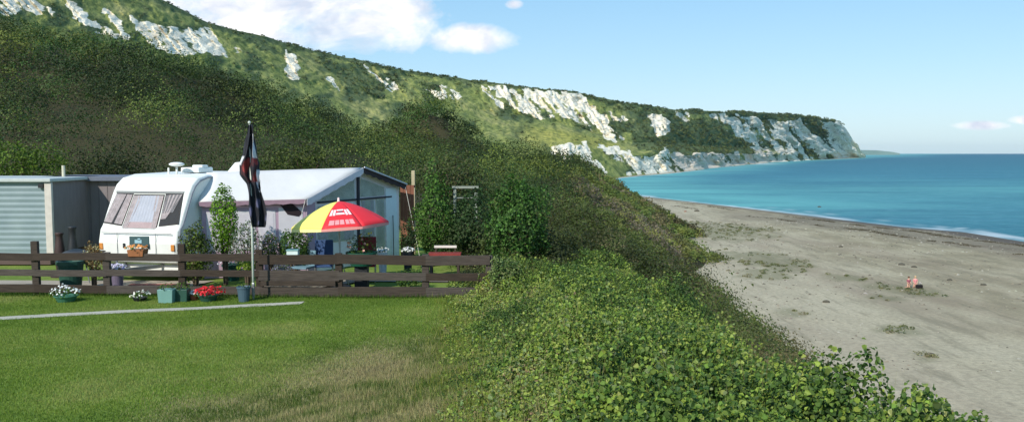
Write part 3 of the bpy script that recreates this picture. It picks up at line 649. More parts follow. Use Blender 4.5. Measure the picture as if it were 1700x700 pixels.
z = beach_z(x, y); r = .03+.10*RNG.random(len(x))**3+.0004*y; u8 = np.array([(1, 0, 0), (0, 1, 0), (-1, 0, 0), (0, -1, 0), (0, 0, 1)], float)
jj = .7+.6*RNG.random((len(x), 5, 1)); vv = np.stack([x, y, z-.005], 1)[:, None, :]+u8[None]*r[:, None, None]*np.array([1.2, 1, .6])*jj
fi = np.array([(0, 1, 4), (1, 2, 4), (2, 3, 4), (3, 0, 4)]); ff = (np.arange(len(x))[:, None, None]*5+fi[None]).reshape(-1, 3)
tag(npmesh('beach_stones', vv.reshape(-1, 3), ff, M_PETAL, cols=np.repeat(pal([(120, 112, 96), (96, 90, 78), (186, 180, 164), (150, 140, 120)], len(x), .2), 5, 0)), 'loose grey and pale stones strewn over the shingle', 'stones', kind='stuff')
# ------------------------------------------------------------------ path and campsite floor
def sheet(name, poly, m, dzz=.006, res=.5):
    """thin sheet following the ground inside a quad a,b,c,d"""
    a, b_, c_, d_ = [np.array(p, float) for p in poly]; n1_ = max(2, int(np.linalg.norm(b_-a)/res)); n2_ = max(2, int(np.linalg.norm(d_-a)/res))
    s_, t_ = np.meshgrid(np.linspace(0, 1, n1_), np.linspace(0, 1, n2_), indexing='ij'); s_ = s_.ravel()[:, None]; t_ = t_.ravel()[:, None]
    q = (a*(1-s_)+b_*s_)*(1-t_)+(d_*(1-s_)+c_*s_)*t_
    z = gz(q[:, 0], q[:, 1])+dzz
    o = npmesh(name, np.stack([q[:, 0], q[:, 1], z], 1), gridfaces(n1_, n2_), m, smooth=True); return tag(o, kind='structure')
M_CONC = mat('concrete', (172, 168, 152), .9, .14, 1.5, bmp=.3)
sheet('path', [(-13, 15.55), (-4.6, 18.17), (-4.6, 18.52), (-13, 15.93)], M_CONC, .010, .3)
sheet('campsite_paving', [(-20, 19.6), (-8, 19.9), (-7.6, 21.4), (-20, 21.4)], mat('paving', (158, 148, 132), .9, .2, 1.2), .03)
sheet('campsite_track', [(-7.0, 19.7), (-5.3, 19.7), (-3.6, 21.5), (-5.2, 21.5)], mat('paving', (158, 148, 132)), .034)
sheet('patio', [(-3.9, 21.3), (-1.5, 21.2), (-1.3, 22.6), (-4.4, 22.5)], mat('paving', (158, 148, 132)), .03)
mb = MB(); mb.box((-8.6, 20.35, .06), (1.4, .24, .12)); tag(mb.build('brick_kerb', mat('red_brick', (150, 92, 78), .9, .2, 9), base=(-8.6, 20.35, .02)), 'low reddish brick edging on the paving in front of the caravan', 'kerb')
# ------------------------------------------------------------------ fence
FY = lambda x: 19.0+(-.6-x)*.035
fen = thing('wooden_fence', 'dark brown post and rail fence between lawn and campsite', 'fence', (-6.5, FY(-6.5), 0))
posts_px = [-78, 52, 171, 297, 427, 560, 705, 812]
px_ = []
for i, p in enumerate(posts_px):
    Y = 19.2; xx = (p-850)/F*Y; Y = FY(xx); xx = (p-850)/F*Y; px_.append((xx, Y))
    hh = [1.25, 1.27, 1.02, 1.22, 1.1, 1.02, 1.0, .98][i]
    mb = MB(); mb.box((xx, Y+.055, hh/2-.05), (.16, .10, hh+.1), yaw=.03*random.uniform(-1, 1), roll=.015*random.uniform(-1, 1))
    mb.build('post', M_WOOD, fen, bevel=.012)
rz = [(.14, .23), (.50, .19), (.88, .22)]
for i in range(len(px_)-1):
    (xa, ya), (xb, yb) = px_[i], px_[i+1]
    for k, (z, h) in enumerate(rz):
        if i >= 4 and k == 1: h = .24 if i == 4 else .18
        if i < 4 and k == 2: z = .92; h = .17
        if i < 4 and k == 0: h = .19; z = .17
        if i < 4 and k == 1: z = .55; h = .15
        j1 = random.uniform(-.018, .018); j2 = random.uniform(-.018, .018)
        mb = MB(); mb.beam((xa-.02, ya-.018-.002*k-.002*(i % 2), z+j1), (xb+.02, yb-.018-.002*k-.002*(i % 2), z+j2), .035, h); mb.build('rail', M_WOOD, fen, bevel=.006)
mb = MB(); (xa, ya), (xb, yb) = px_[4], px_[5]; mb.beam((xa+.05, ya-.06, .33), (xb-.06, yb-.06, .34), .03, .12); mb.build('rail', M_WOOD, fen, bevel=.006)
# ------------------------------------------------------------------ caravan
CA = Vector((.22, .975, 0)).normalized(); CN = Vector((CA.y, -CA.x, 0)); CO = Vector((-9.42, 21.05, 0.0))
def cv(u, w, z): return CO+CN*u+CA*w+Vector((0, 0, z))
van = thing('caravan', 'white touring caravan with wide raked front windows beside the awning', 'caravan', CO)
HW = 1.14
prof_c = [(.32, .5), (.10, .56), (.02, .75), (.0, 1.05), (.07, 1.36), (.16, 1.47), (.60, 2.30), (.74, 2.50), (.98, 2.66), (1.4, 2.74), (3.2, 2.77), (5.3, 2.74), (5.75, 2.6), (5.95, 2.2), (6.0, 1.3), (5.92, .6), (5.7, .5)]
us = [-HW, -HW+.03, -HW+.10, HW-.10, HW-.03, HW]; ins = [.10, .03, 0, 0, .03, .10]
vs = []; cw, cz = 3.0, 1.5
for u, i_ in zip(us, ins):
    for w, z in prof_c:
        d = Vector((cw-w, cz-z)); L = d.length; d = d/L*i_; vs.append(cv(u, w+d.x, z+d.y))
n_ = len(prof_c); fs = []
for a in range(len(us)-1):
    for k in range(n_): fs.append((a*n_+k, a*n_+(k+1) % n_, (a+1)*n_+(k+1) % n_, (a+1)*n_+k))
fs.append(tuple(range(n_))); fs.append(tuple((len(us)-1)*n_+k for k in range(n_))[::-1])
mb = MB().add(vs, fs); body = mb.build('body', M_WHITE, van, bevel=.03)
body['label'] = 'white caravan shell with rounded roof'
def fw(u, s, off=.0):   # point on raked front, s 0..1 from sill to head
    w = .16+(.60-.16)*s; z = 1.47+(2.30-1.47)*s; nrm = CN*0+(-CA*.884+Vector((0, 0, .468)))
    return cv(u, w, z)+nrm*off
M_CURT = mat('mauve_curtain', (212, 190, 188), .9, .3, 9); M_CURT2 = mat('grey_net_curtain', (226, 220, 230), .9, .1, 3); M_TRIM = mat('grey_window_trim', (120, 122, 120), .6, .1)
def fpoly(pts, off, th):
    mb = MB(); a = [fw(u, s, off) for u, s in pts]; nrm = (-CA*.884+Vector((0, 0, .468)))*th
    return mb.slab(a, nrm)
winds = [[(-1.08, .06), (-.52, -.02), (-.46, .95), (-.96, .97)], [(-.50, -.13), (.50, -.13), (.45, .93), (-.44, .93)], [(.53, -.02), (1.08, .06), (.98, .97), (.47, .95)]]
fpoly([(-.97, .955), (.97, .955), (.99, 1.02), (-.99, 1.02)], .004, .02).build('window_trim', M_TRIM, van)
for wi, pl in enumerate(winds):
    fr = fpoly(pl, .002, .008).build('window', mat('dark_window_interior', (44, 36, 34), .6, .2), van, bevel=.004)
    def lerp(a, b, t): return (a[0]*(1-t)+b[0]*t, a[1]*(1-t)+b[1]*t)
    A_, B_, C_, D_ = pl
    def pleats(t0b, t1b, t0t, t1t, m_, n=9, s0=.04, s1=.96):
        mb = MB(); vs = []
        for k in range(n+1):
            t = k/n; off = .014+.010*(k % 2)
            for s, (ta, tb) in ((s0, (t0b, t1b)), (s1, (t0t, t1t))):
                tt = ta+(tb-ta)*t; lo = lerp(A_, B_, tt); hi = lerp(D_, C_, tt); q = lerp(lo, hi, s); vs.append(fw(q[0], q[1], off))
        mb.add(vs, [(2*k, 2*k+2, 2*k+3, 2*k+1) for k in range(n)]); mb.build('curtain', m_, fr)
    if wi == 0: pleats(.02, .42, .02, .60, M_CURT, 8); pleats(.56, .98, .66, .98, M_CURT, 7)
    if wi == 1: pleats(.14, .86, .14, .86, M_CURT2, 16, .22); pleats(.02, .16, .02, .30, M_CURT, 5); pleats(.84, .98, .70, .98, M_CURT, 5); pleats(.05, .95, .05, .95, mat('pink_blind', (226, 190, 188), .9, .1), 2, .05, .22)
    if wi == 2: pleats(.02, .30, .02, .95, M_CURT, 9, .22); pleats(.02, .62, .02, .95, mat('dark_floral_curtain', (150, 140, 140), .9, .35, 18), 9, .40)
    fpoly([(lerp(p, (sum(q[0] for q in pl)/4, sum(q[1] for q in pl)/4), .04)) for p in pl], .032, .004).build('pane', M_GLASS, fr)
    for (p, q) in ((A_, B_), (B_, C_), (C_, D_), (D_, A_)):
        pass
for u in (-1.02, 1.02):   # corner marker lamps
    mb = MB(); mb.box(cv(u, .0, .95), (.10, .03, .16), yaw=math.atan2(CN.y, CN.x)); mb.build('headlight', mat('amber_lens', (200, 130, 60), .3), van, bevel=.01)
mb = MB()
for z in (1.30, .72): mb.box(cv(0, -.006, z), (2.0, .012, .02), yaw=math.atan2(CN.y, CN.x))
mb.build('locker_seam', mat('grey_seam', (150, 152, 150), .6), van)
for u in (-.35, .35): MB().box(cv(u, -.015, .98), (.05, .03, .12)).build('locker_handle', M_DARK, van, bevel=.006)
mb = MB(); mb.box(cv(0, .3, .36), (2.0, .04, .26), yaw=math.atan2(CN.y, CN.x)); mb.build('skirt', M_WHITE, van, bevel=.01)
mb = MB(); mb.beam(cv(-.55, .3, .46), cv(0, -.95, .46), .06, .09); mb.beam(cv(.55, .3, .46), cv(0, -.95, .46), .06, .09); mb.tube([cv(0, -.75, .5), cv(0, -.75, .75)], .03); mb.build('tow_frame', M_METAL, van)
mb = MB(); mb.tube([cv(-.12, -.7, .02), cv(-.12, -.7, .62)], .025); mb.tube([cv(-.16, -.7, .12), cv(-.07, -.7, .12)], .1, 14); mb.build('jockey_wheel', M_RUBBER, van)
for u in (-1.02, 1.02):
    mb = MB(); mb.tube([cv(u-.08, 3.2, .33), cv(u+.08, 3.2, .33)], .33, 22); w_ = mb.build('wheel', M_RUBBER, van, bevel=.02)
    mb = MB(); mb.tube([cv(u-.085, 3.2, .33), cv(u+.085, 3.2, .33)], .19, 18); mb.build('rim', M_METAL, w_)
# roof furniture
def rbox(u, w, z, d, name, m_=M_WHITE):
    mb = MB(); mb.box(cv(u, w, z), d, yaw=math.atan2(CN.y, CN.x)); return mb.build(name, m_, van, bevel=.03)
rbox(.25, 2.3, 2.84, (.55, .7, .14), 'roof_vent'); rbox(.35, 2.3, 2.94, (.32, .3, .07), 'roof_vent'); rbox(-.15, 1.6, 2.80, (.05, .05, .22), 'roof_cap')
mb = MB(); mb.tube([cv(.1, 1.6, 2.72), cv(.1, 1.6, 2.94)], .03); mb.ball(cv(.1, 1.6, 3.0), (.20, .20, .06), 14, 8); mb.build('aerial', M_WHITE, van, smooth=True)
mb = MB(); vs = [cv(.6, 3.2, 2.76), cv(1.1, 3.2, 2.76), cv(1.1, 3.9, 2.76), cv(.6, 3.9, 2.76), cv(.68, 3.5, 3.03), cv(1.04, 3.5, 3.06), cv(1.04, 3.85, 3.06), cv(.68, 3.85, 3.03)]
mb.add(vs, [(0, 1, 5, 4), (1, 2, 6, 5), (2, 3, 7, 6), (3, 0, 4, 7), (4, 5, 6, 7), (0, 3, 2, 1)]); mb.build('roof_vent', M_WHITE, van, bevel=.03)
MB().tube([tuple(cv(HW+.005, w, z)) for w, z in ((.14, .7), (.10, 1.05), (.16, 1.4), (.27, 1.5), (.70, 2.28), (.84, 2.45), (1.05, 2.58), (1.4, 2.66), (3.2, 2.69), (5.3, 2.66))], .022, 6).build('awning_rail', mat('grey_rail', (120, 126, 134), .5), van)
MB().box(cv(HW+.004, .75, 1.0), (.012, .5, .3), yaw=math.atan2(CN.y, CN.x)).build('locker_door', M_TRIM, van)
for u in (-.55, .55): MB().box(cv(u, -.004, 1.02), (.008, .012, .56), yaw=math.atan2(CN.y, CN.x)).build('panel_seam', M_TRIM, van)
# ------------------------------------------------------------------ awning
aw = thing('awning', 'large caravan awning with pale blue roof and lilac curtained walls', 'awning', (-6, 24, 0))
A = Vector((-8.02, 21.75, 0)); B = Vector(P(508, 400, 22.7)); B.z = 0; C = Vector(P(662, 400, 26.2)); C.z = 0; Dp = Vector((-7.3, 27.2, 0))
Ae = A+Vector((0, 0, 2.07)); Be = B+Vector((0, 0, 2.10)); Ce = Vector(P(672, 306, 26.2)); AP = Vector(P(601, 278, 24.4)); RA = Vector(P(343, 286, 22.4)); De = Dp+Vector((0, 0, 2.3)); RD = Vector((-7.1, 27, 2.75))
M_ROOF = mat('pale_blue_canvas', (208, 206, 202), .75, .09, 1.3); M_LILAC = mat('lilac_canvas', (178, 152, 168), .85, .12, 3); M_PALE = mat('pale_awning_panel', (204, 200, 204), .8, .08, 3)
def sag(a, b_, c_, d_, n=12, m_=8, s=.05):
    vs = []; 
    for i in range(n+1):
        for j in range(m_+1):
            p = (a*(1-i/n)+b_*(i/n))*(1-j/m_)+(d_*(1-i/n)+c_*(i/n))*(j/m_)
            z = -s*math.sin(PI*j/m_)*(.5+.5*abs(math.cos(PI*i/n*3))); vs.append(p+Vector((0, 0, z)))
    return vs, [(i*(m_+1)+j, (i+1)*(m_+1)+j, (i+1)*(m_+1)+j+1, i*(m_+1)+j+1) for i in range(n) for j in range(m_)]
AeO = Ae+Vector((-.02, -.14, -.02)); BeO = Be+Vector((.05, -.18, -.03))
mb = MB(); mb.add(*sag(RA, AP, BeO, AeO)); mb.add(*sag(AP, RA+(RD-RA)*1.0, De, Ce+Vector((.06, .02, -.02))))
rf = mb.build('roof', M_ROOF, aw, smooth=True); md = rf.modifiers.new('thick', 'SOLIDIFY'); md.thickness = .02
# valances
def val(a, b_, drop, m_, name='valance', n=14, out=(0, -.02, 0)):
    mb = MB(); o_ = Vector(out); vs = []
    for i in range(n+1):
        p = a*(1-i/n)+b_*(i/n)+o_; vs += [p, p-Vector((0, 0, drop*(.8+.2*(i % 2))))]
    mb.add(vs, [(2*i, 2*i+2, 2*i+3, 2*i+1) for i in range(n)]); o = mb.build(name, m_, aw); md = o.modifiers.new('thick', 'SOLIDIFY'); md.thickness = .012; return o
val(AeO, BeO, .13, mat('mauve_valance', (150, 122, 134), .85, .15, 8))
g_out = (B-C).cross(Vector((0, 0, 1))).normalized(); g_out = g_out if g_out.x > 0 else -g_out
val(BeO, AP, .20, mat('lavender_valance', (214, 208, 212), .8, .1), out=g_out*.06)
val(AP, Ce, .18, mat('dark_brown_valance', (58, 46, 48), .8, .2), out=g_out*.06)
mb = MB(); mb.beam(AP+g_out*.09+Vector((0, 0, .01)), Ce+g_out*.09+Vector((0, 0, .01)), .03, .04); mb.build('roof_edge', M_PALE, aw)
# walls
def wall(a, b_, za, zb, t0, t1, z0, m_, name, th=.02, off=0.0, ztop=None, parent=None):
    d = b_-a; nrm = d.cross(Vector((0, 0, 1))).normalized(); nrm = nrm if (nrm.y < 0) else -nrm
    p0 = a+d*t0+nrm*off; p1 = a+d*t1+nrm*off; h0 = za+(zb-za)*t0; h1 = za+(zb-za)*t1
    if ztop is not None: h0 = min(h0, ztop); h1 = min(h1, ztop)
    mb = MB(); mb.slab([Vector((p0.x, p0.y, z0)), Vector((p1.x, p1.y, z0)), Vector((p1.x, p1.y, h1)), Vector((p0.x, p0.y, h0))], nrm*th)
    return mb.build(name, m_, parent or aw)
wall(A, B, 2.04, 2.06, 0, 1, .05, M_LILAC, 'wall')
for t0, t1 in ((.04, .22), (.30, .50), (.53, .70)):
    w_ = wall(A, B, 2, 2, t0, t1, .75, M_PALE, 'window', .006, .022, 1.78)
    wall(A, B, 2, 2, t0+.02, t1-.02, .80, mat('net_curtain', (206, 200, 206), .9, .1, 6), 'curtain', .004, .030, 1.70, w_)
w_ = wall(A, B, 2, 2, .73, .97, .75, M_PALE, 'window', .006, .022, 1.85)
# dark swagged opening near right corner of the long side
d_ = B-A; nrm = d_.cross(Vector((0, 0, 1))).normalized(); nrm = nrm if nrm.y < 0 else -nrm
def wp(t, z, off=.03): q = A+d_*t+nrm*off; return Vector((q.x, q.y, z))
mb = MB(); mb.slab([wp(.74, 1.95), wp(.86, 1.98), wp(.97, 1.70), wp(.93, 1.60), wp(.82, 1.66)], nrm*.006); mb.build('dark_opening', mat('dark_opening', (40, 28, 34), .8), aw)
# gable wall (B -> C with apex)
dg = C-B; ng = g_out
def gp(t, z, off=0): q = B+dg*t+ng*off; return Vector((q.x, q.y, z))
ta = ((AP-B).dot(dg))/dg.length_squared
zB, zC, zA = 2.06, Ce.z-.05, AP.z-.05
def gtop(t): return zB+(zA-zB)*t/ta if t < ta else zA+(zC-zA)*(t-ta)/(1-ta)
mb = MB(); mb.slab([gp(0, .05), gp(1, .05), gp(1, zC), gp(ta, zA), gp(0, zB)], ng*.02); mb.build('gable', mat('gable_canvas', (232, 226, 228), .85, .1, 3), aw)
M_REF = mat('grey_green_interior', (214, 212, 192), .7, .4, 2.5, bmp=0)
def gwin(t0, t1, z0, z1=None, ins=.10, cur=False):
    pts = [gp(t0, z0, .024), gp(t1, z0, .024)]
    if z1 is None:
        pts += [gp(t1, gtop(t1)-ins-.12, .024)]
        if t0 < ta < t1: pts.append(gp(ta, gtop(ta)-ins-.12, .024))
        pts += [gp(t0, gtop(t0)-ins-.12, .024)]
    else: pts += [gp(t1, z1, .024), gp(t0, z1, .024)]
    mb = MB(); mb.slab(pts, ng*.005); w = mb.build('window', M_REF, aw)
    if cur:
        for a_, b_ in ((t0+.005, t0+(t1-t0)*.28), (t1-(t1-t0)*.28, t1-.005)):
            mb = MB(); n = 6; vs = []
            for k in range(n+1):
                t = a_+(b_-a_)*k/n
                for z in (z0+.02, (z1 or 2.0)-.03): vs.append(gp(t, z, .034+.008*(k % 2)))
            mb.add(vs, [(2*k, 2*k+2, 2*k+3, 2*k+1) for k in range(n)]); mb.build('curtain', mat('pale_pink_curtain', (216, 200, 204), .9, .2, 8), w)
    cen = sum(pts, Vector())/len(pts); mb = MB(); mb.slab([p+(cen-p)*.03+ng*.030 for p in pts], ng*.003); mb.build('pane', M_VINYL, w)
gwin(.12, ta-.03, 1.98-.06, None); gwin(ta+.03, .82, 2.02, None)
gwin(.10, ta-.04, .8, 1.86, cur=True); gwin(ta+.04, .70, .8, 1.93, cur=True); gwin(.72, .82, .25, 1.93)
mb = MB(); mb.beam(gp(ta, .1, .06), gp(ta, zA-.1, .06), .06, .07, up=ng); mb.build('frame_pole', mat('dark_frame', (52, 50, 60), .6), aw)
mb = MB(); mb.beam(gp(.10, 1.95, .05), gp(.9, 1.97, .05), .03, .05); mb.build('frame_rail', mat('dark_frame', (52, 50, 60)), aw)
mb = MB(); mb.slab([gp(.84, .04, .03), gp(.985, .04, .03), gp(.955, zC-.02, .03), gp(.83, gtop(.83)-.25, .03)], ng*.03); mb.build('corner_panel', mat('pale_blue_panel', (226, 236, 240), .7, .05), aw)
mb = MB(); mb.slab([gp(0, .04, .03), gp(.09, .04, .03), gp(.08, gtop(.08)-.22, .03), gp(0, zB-.1, .03)], ng*.02); mb.build('corner_panel', M_LILAC, aw)
mb = MB(); mb.tube([gp(.90, .0, .12), gp(.90, 1.4, .1)], .012); mb.build('frame_pole', mat('dark_frame', (52, 50, 60)), aw)
# brown timber screen right of awning, pale post
mb = MB(); x0, _, _ = P(664, 350, 26.5); x1, _, _ = P(687, 350, 26.5)
scr = thing('timber_screen', 'rusty brown timber screen against the right end of the awning', 'screen', ((x0+x1)/2, 26.6, 0))
for k in range(4):
    w = (x1-x0)/4; MB().box((x0+w*(k+.5), 26.6+.004*(k % 2), 1.14), (w-.008, .03, 2.3)).build('board', mat('rusty_brown_timber', (128, 82, 62), .85, .25, 3), scr)
MB().box(((x0+x1)/2, 26.64, 2.25), (x1-x0+.05, .05, .08)).build('capping', M_WOOD, scr)
MB().box(((x0+x1)/2, 26.64, .5), (x1-x0, .04, .08)).build('capping', M_WOOD, scr)
p_ = P(686, 283, 27.4); mb = MB(); mb.box((p_[0], 27.4, p_[2]/2), (.11, .11, p_[2])); tag(mb.build('timber_post', mat('pale_timber', (172, 160, 128), .8, .15), base=(p_[0], 27.4, 0), bevel=.01), 'pale squared timber post behind the right end of the awning', 'post')
# ------------------------------------------------------------------ sheds on the left
def bpx(px, Y): return (px-850)/F*Y
cx1 = bpx(82, 24.2); sh = thing('static_caravan', 'pale green ribbed static caravan at the left edge', 'static caravan', (cx1-2.5, 25.5, 0))
m, nt, b = newmat('ribbed_green_cladding')
f_ = noise(nt, 1.2, 5, .6); nt.links.new(ramp(nt, f_, [(.3, lin((116, 134, 138))), (.7, lin((134, 150, 152)))]), b.inputs['Base Color']); b.inputs['Roughness'].default_value = .5
mb = MB(); mb.box((cx1-2.6, 25.7, 1.43), (5.0, 2.8, 2.06))
mb.build('wall', m, sh)
mb = MB()
for k in range(13): 
    z = .46+k*.160
    a = (cx1-5.1, 24.30, z); vs = [(cx1-5.05, 24.296, z), (cx1-.14, 24.296, z), (cx1-5.05, 24.284, z+.07), (cx1-.14, 24.284, z+.07), (cx1-5.05, 24.296, z+.14), (cx1-.14, 24.296, z+.14)]
    mb.add(vs, [(0, 1, 3, 2), (2, 3, 5, 4)])
mb.build('cladding', m, sh)
mb = MB(); mb.box((cx1-2.6, 25.7, 2.52), (5.3, 3.1, .10)); mb.build('roof', mat('pale_grey_roof_edge', (176, 182, 178), .6), sh, bevel=.02)
mb = MB(); mb.box((cx1-.07, 24.27, 1.4), (.20, .10, 2.1)); mb.build('corner_trim', mat('cream_trim', (196, 188, 178), .7), sh, bevel=.01)
mb = MB(); mb.box((cx1-2.6, 25.72, .25), (4.9, 2.7, .36)); mb.build('skirt', mat('brown_skirt', (88, 72, 66), .8), sh)
mb = MB(); mb.box((cx1-.08, 25.72, 1.43), (.04, 2.76, 2.05)); mb.build('end_wall', mat('shed_grey_and_end_shade', (122, 114, 114), .85, .14, 2.5, stretch=(4, 4, .6)), sh)  # shaded side of the green caravan, put into the colour as grey brown
mb = MB(); mb.box((cx1-.26, 24.22, 2.36), (.14, .06, .12)); mb.build('gutter_bracket', M_DARK, sh)
gx0 = bpx(84, 26.4); gx1 = bpx(196, 26.4)
sh = thing('grey_shed', 'grey brown shed with a flat felt roof between static caravan and touring caravan', 'shed', ((gx0+gx1)/2, 27.4, 0))
mb = MB(); mb.box(((gx0+gx1)/2+.4, 27.5, 1.24), (gx1-gx0+1.2, 2.0, 2.4)); mb.build('wall', mat('shed_grey_and_end_shade', (122, 114, 114), .85, .14, 2.5, stretch=(4, 4, .6)), sh)
mb = MB()
for k in range(9): mb.box((gx0+.1+k*.27, 26.494, 1.24), (.022, .012, 2.38))
mb.build('batten', mat('grey_batten', (108, 100, 100), .85, .14), sh)
mb = MB(); mb.box(((gx0+gx1)/2+.4, 27.45, 2.50), (gx1-gx0+1.4, 2.3, .14)); mb.build('roof', mat('blue_grey_felt', (98, 104, 116), .85), sh, bevel=.01)
p_ = P(92, 275, 25.8); mb = MB(); mb.tube([(p_[0], 26.25, 0), (p_[0], 26.25, p_[2]+.0)], .05, 10); tag(mb.build('service_pole', mat('pale_pole', (196, 192, 168), .7), base=(p_[0], 26.25, 0)), 'short pale pole rising above the roofs beside the grey shed', 'pole')
# ------------------------------------------------------------------ flag and pole
fx, fy_, _ = P(421, 500, 18.75)
fl = thing('flagpole', 'slim pale flagpole standing just in front of the fence', 'flagpole', (fx, 18.75, 0))
ft = Vector(P(414, 205, 18.75))
MB().tube([(fx, 18.75, -.05), (fx+.0, 18.75, 1.5), (ft.x, 18.75, ft.z)], [.026, .024, .014], 10).build('pole', mat('pale_flagpole', (190, 196, 184), .5), fl, smooth=True)
MB().ball((ft.x, 18.75, ft.z+.02), .035).build('finial', mat('pale_flagpole', (190, 196, 184)), fl, smooth=True)
MB().box((fx, 18.75, .25), (.06, .06, .3)).build('socket', M_METAL, fl, bevel=.01)
# limp flag: folds around the pole
nu, nv = 26, 60
outl = [(205, -3, 3), (228, -9, 6), (255, -14, 9), (272, -22, 14), (290, -20, 12), (305, -9, 12), (330, -7, 18), (355, -6, 22), (372, -5, 22), (378, -3, 20)]
vs = []; cols_ = []
for j in range(nv+1):
    py = 207+(377-207)*j/nv
    lo = np.interp(py, [o[0] for o in outl], [o[1] for o in outl]); hi = np.interp(py, [o[0] for o in outl], [o[2] for o in outl])
    for i in range(nu+1):
        u = i/nu; xx = 416+(py-205)*.03+lo+(hi-lo)*u+1.0*math.sin(j*.35+i*.6)
        yy = 18.70+.06*math.sin(u*13+j*.08)+.035*math.sin(u*29+j*.17)+.02*math.sin(u*7-j*.5)
        p = P(xx, py, yy); vs.append(p)
        w1 = math.sin(u*9+j*.33)*math.cos(u*4-j*.19)
        if 262 < py < 302 and (.1 < u < .85) and w1 > -.35: c_ = (140, 50, 48) if w1 > .25 else (62, 28, 32)
        elif (222 < py < 262 and .72 < u < .92) or (283 < py < 320 and u > .8 and w1 > -.5) or (258 < py < 275 and u < .12): c_ = (214, 214, 220)
        elif 330 < py < 372 and w1 > .62: c_ = (84, 84, 112)
        else: c_ = (30, 31, 40)
        cols_.append(lin(c_))
m, nt, b = newmat('flag_cloth'); nt.links.new(attr(nt, 'col', 'Color'), b.inputs['Base Color']); b.inputs['Roughness'].default_value = .8
fg = npmesh('flag', np.array(vs), gridfaces(nv+1, nu+1), m, cols=np.array(cols_), base=(ft.x, 18.72, ft.z-1.2), smooth=True)
tag(fg, 'black flag with a red and white emblem hanging limp on the flagpole', 'flag')
md = fg.modifiers.new('thick', 'SOLIDIFY'); md.thickness = .004
# ------------------------------------------------------------------ parasol
ux, uy = P(565, 400, 20.4)[:2]
um = thing('parasol', 'open yellow and red beach parasol standing behind the fence', 'parasol', (ux, uy, 0))
apx = Vector(P(562, 334, 20.4)); R_ = 1.22; tilt = math.radians(-4)
def up(r, a, dzz):
    v = Vector((r*math.cos(a), r*math.sin(a), dzz)); return apx+Matrix.Rotation(math.radians(-3.5), 3, 'Y')@(Matrix.Rotation(math.radians(0), 3, 'X')@v)
m1 = mat('parasol_yellow', (238, 222, 110), .7, .05, 3); m2 = mat('parasol_red', (222, 44, 52), .65, .06, 3); m3 = mat('parasol_white_print', (240, 214, 212), .7, .03); m4 = mat('parasol_trim', (226, 150, 142), .7, .05)
NP = 8; a0 = math.radians(-99)
def prof_u(t): return R_*t, -.57*(t**1.5)+(-.0)
def ray(a): return a
for k in range(NP):
    aa = a0+k*2*PI/NP; ab = aa+2*PI/NP
    ylw = k in (5, 6, 7); ma = m1 if ylw else m2
    mb = MB(); vs = []; fs = []; nr, na = 8, 8
    for i in range(nr+1):
        t = max(i/nr, .02); r, dzz = prof_u(t)
        for j in range(na+1):
            s = j/na; a = aa+(ab-aa)*s; pinch = 1-.055*t*math.sin(PI*s); zz = dzz+.0*s-.015*math.sin(PI*s)*t+.03*t*t*math.sin(PI*s); vs.append(up(r*pinch, a, zz))
    for i in range(nr):
        for j in range(na): fs.append((i*(na+1)+j, i*(na+1)+j+1, (i+1)*(na+1)+j+1, (i+1)*(na+1)+j))
    mb.add(vs, fs); pn = mb.build('panel', ma, um, smooth=True); md = pn.modifiers.new('t', 'SOLIDIFY'); md.thickness = .006; pn['label'] = ('yellow' if ylw else 'red')+' parasol panel'
    # hanging edge
    mb = MB(); vs = []
    for j in range(na+1):
        q = Vector(vs_) if False else Vector(mb.v[0]) if False else None
    e = []
    for j in range(na+1):
        s = j/na; a = aa+(ab-aa)*s; r, dzz = prof_u(1); q = up(r*(1-.055*math.sin(PI*s)), a, dzz-.015*math.sin(PI*s)+.03*math.sin(PI*s)); e += [q, q-Vector((0, 0, .055+.02*math.sin(PI*s)))]
    mb.add(e, [(2*j, 2*j+2, 2*j+3, 2*j+1) for j in range(na)]); ed = mb.build('fringe', mat('parasol_yellow_trim', (236, 224, 150), .7) if ylw else m4, pn)
    if k == 0:
        def strip(t0, t1, s0, s1, m_=m3):
            mb = MB(); vs = []; n = 8
            for i in range(n+1):
                s = s0+(s1-s0)*i/n; a = aa+(ab-aa)*s
                for t in (t0, (t0+t1)/2, t1):
                    r, dzz = prof_u(t); zz = dzz-.015*math.sin(PI*s)*t+.03*t*t*math.sin(PI*s); vs.append(up(r*(1-.055*t*math.sin(PI*s))*1.004, a, zz+.011))
            mb.add(vs, [(3*i+c_, 3*i+3+c_, 3*i+4+c_, 3*i+1+c_) for i in range(n) for c_ in (0, 1)]); mb.build('print', m_, pn)
        for s0, s1 in ((.08, .17), (.20, .30), (.70, .79), (.82, .92)): strip(.47, .66, s0, s1)
        for s0, s1 in ((.33, .67),): strip(.46, .51, s0, s1); strip(.58, .64, s0, s1)
        strip(.525, .565, .40, .60, mat('print_grey', (150, 90, 100), .7))
        for s0, s1 in ((.15, .30), (.32, .44), (.46, .58), (.62, .72), (.74, .86)): strip(.80, .93, s0, s1, mat('print_pink', (232, 150, 150), .7))
MB().tube([(ux, uy, .0), tuple(apx)], .02, 10).build('pole', mat('white_pole', (205, 208, 205), .4), um)
MB().tube([tuple(apx-Vector((0, 0, .02))), tuple(apx+Vector((0, 0, .09)))], [.035, .02], 8).build('finial', m3, um)
for k in range(NP):
    a = a0+k*2*PI/NP; r, dzz = prof_u(.62); MB().tube([tuple(apx+Vector((0, 0, -.75))*.9), tuple(up(r, a, dzz-.02))], .006, 5).build('rib', M_METAL, um)
MB().lathe((ux, uy, 0.02), [(.24, 0), (.25, .05), (.12, .09), (.04, .12), (.03, .3)]).build('base', M_DARK, um, smooth=True)
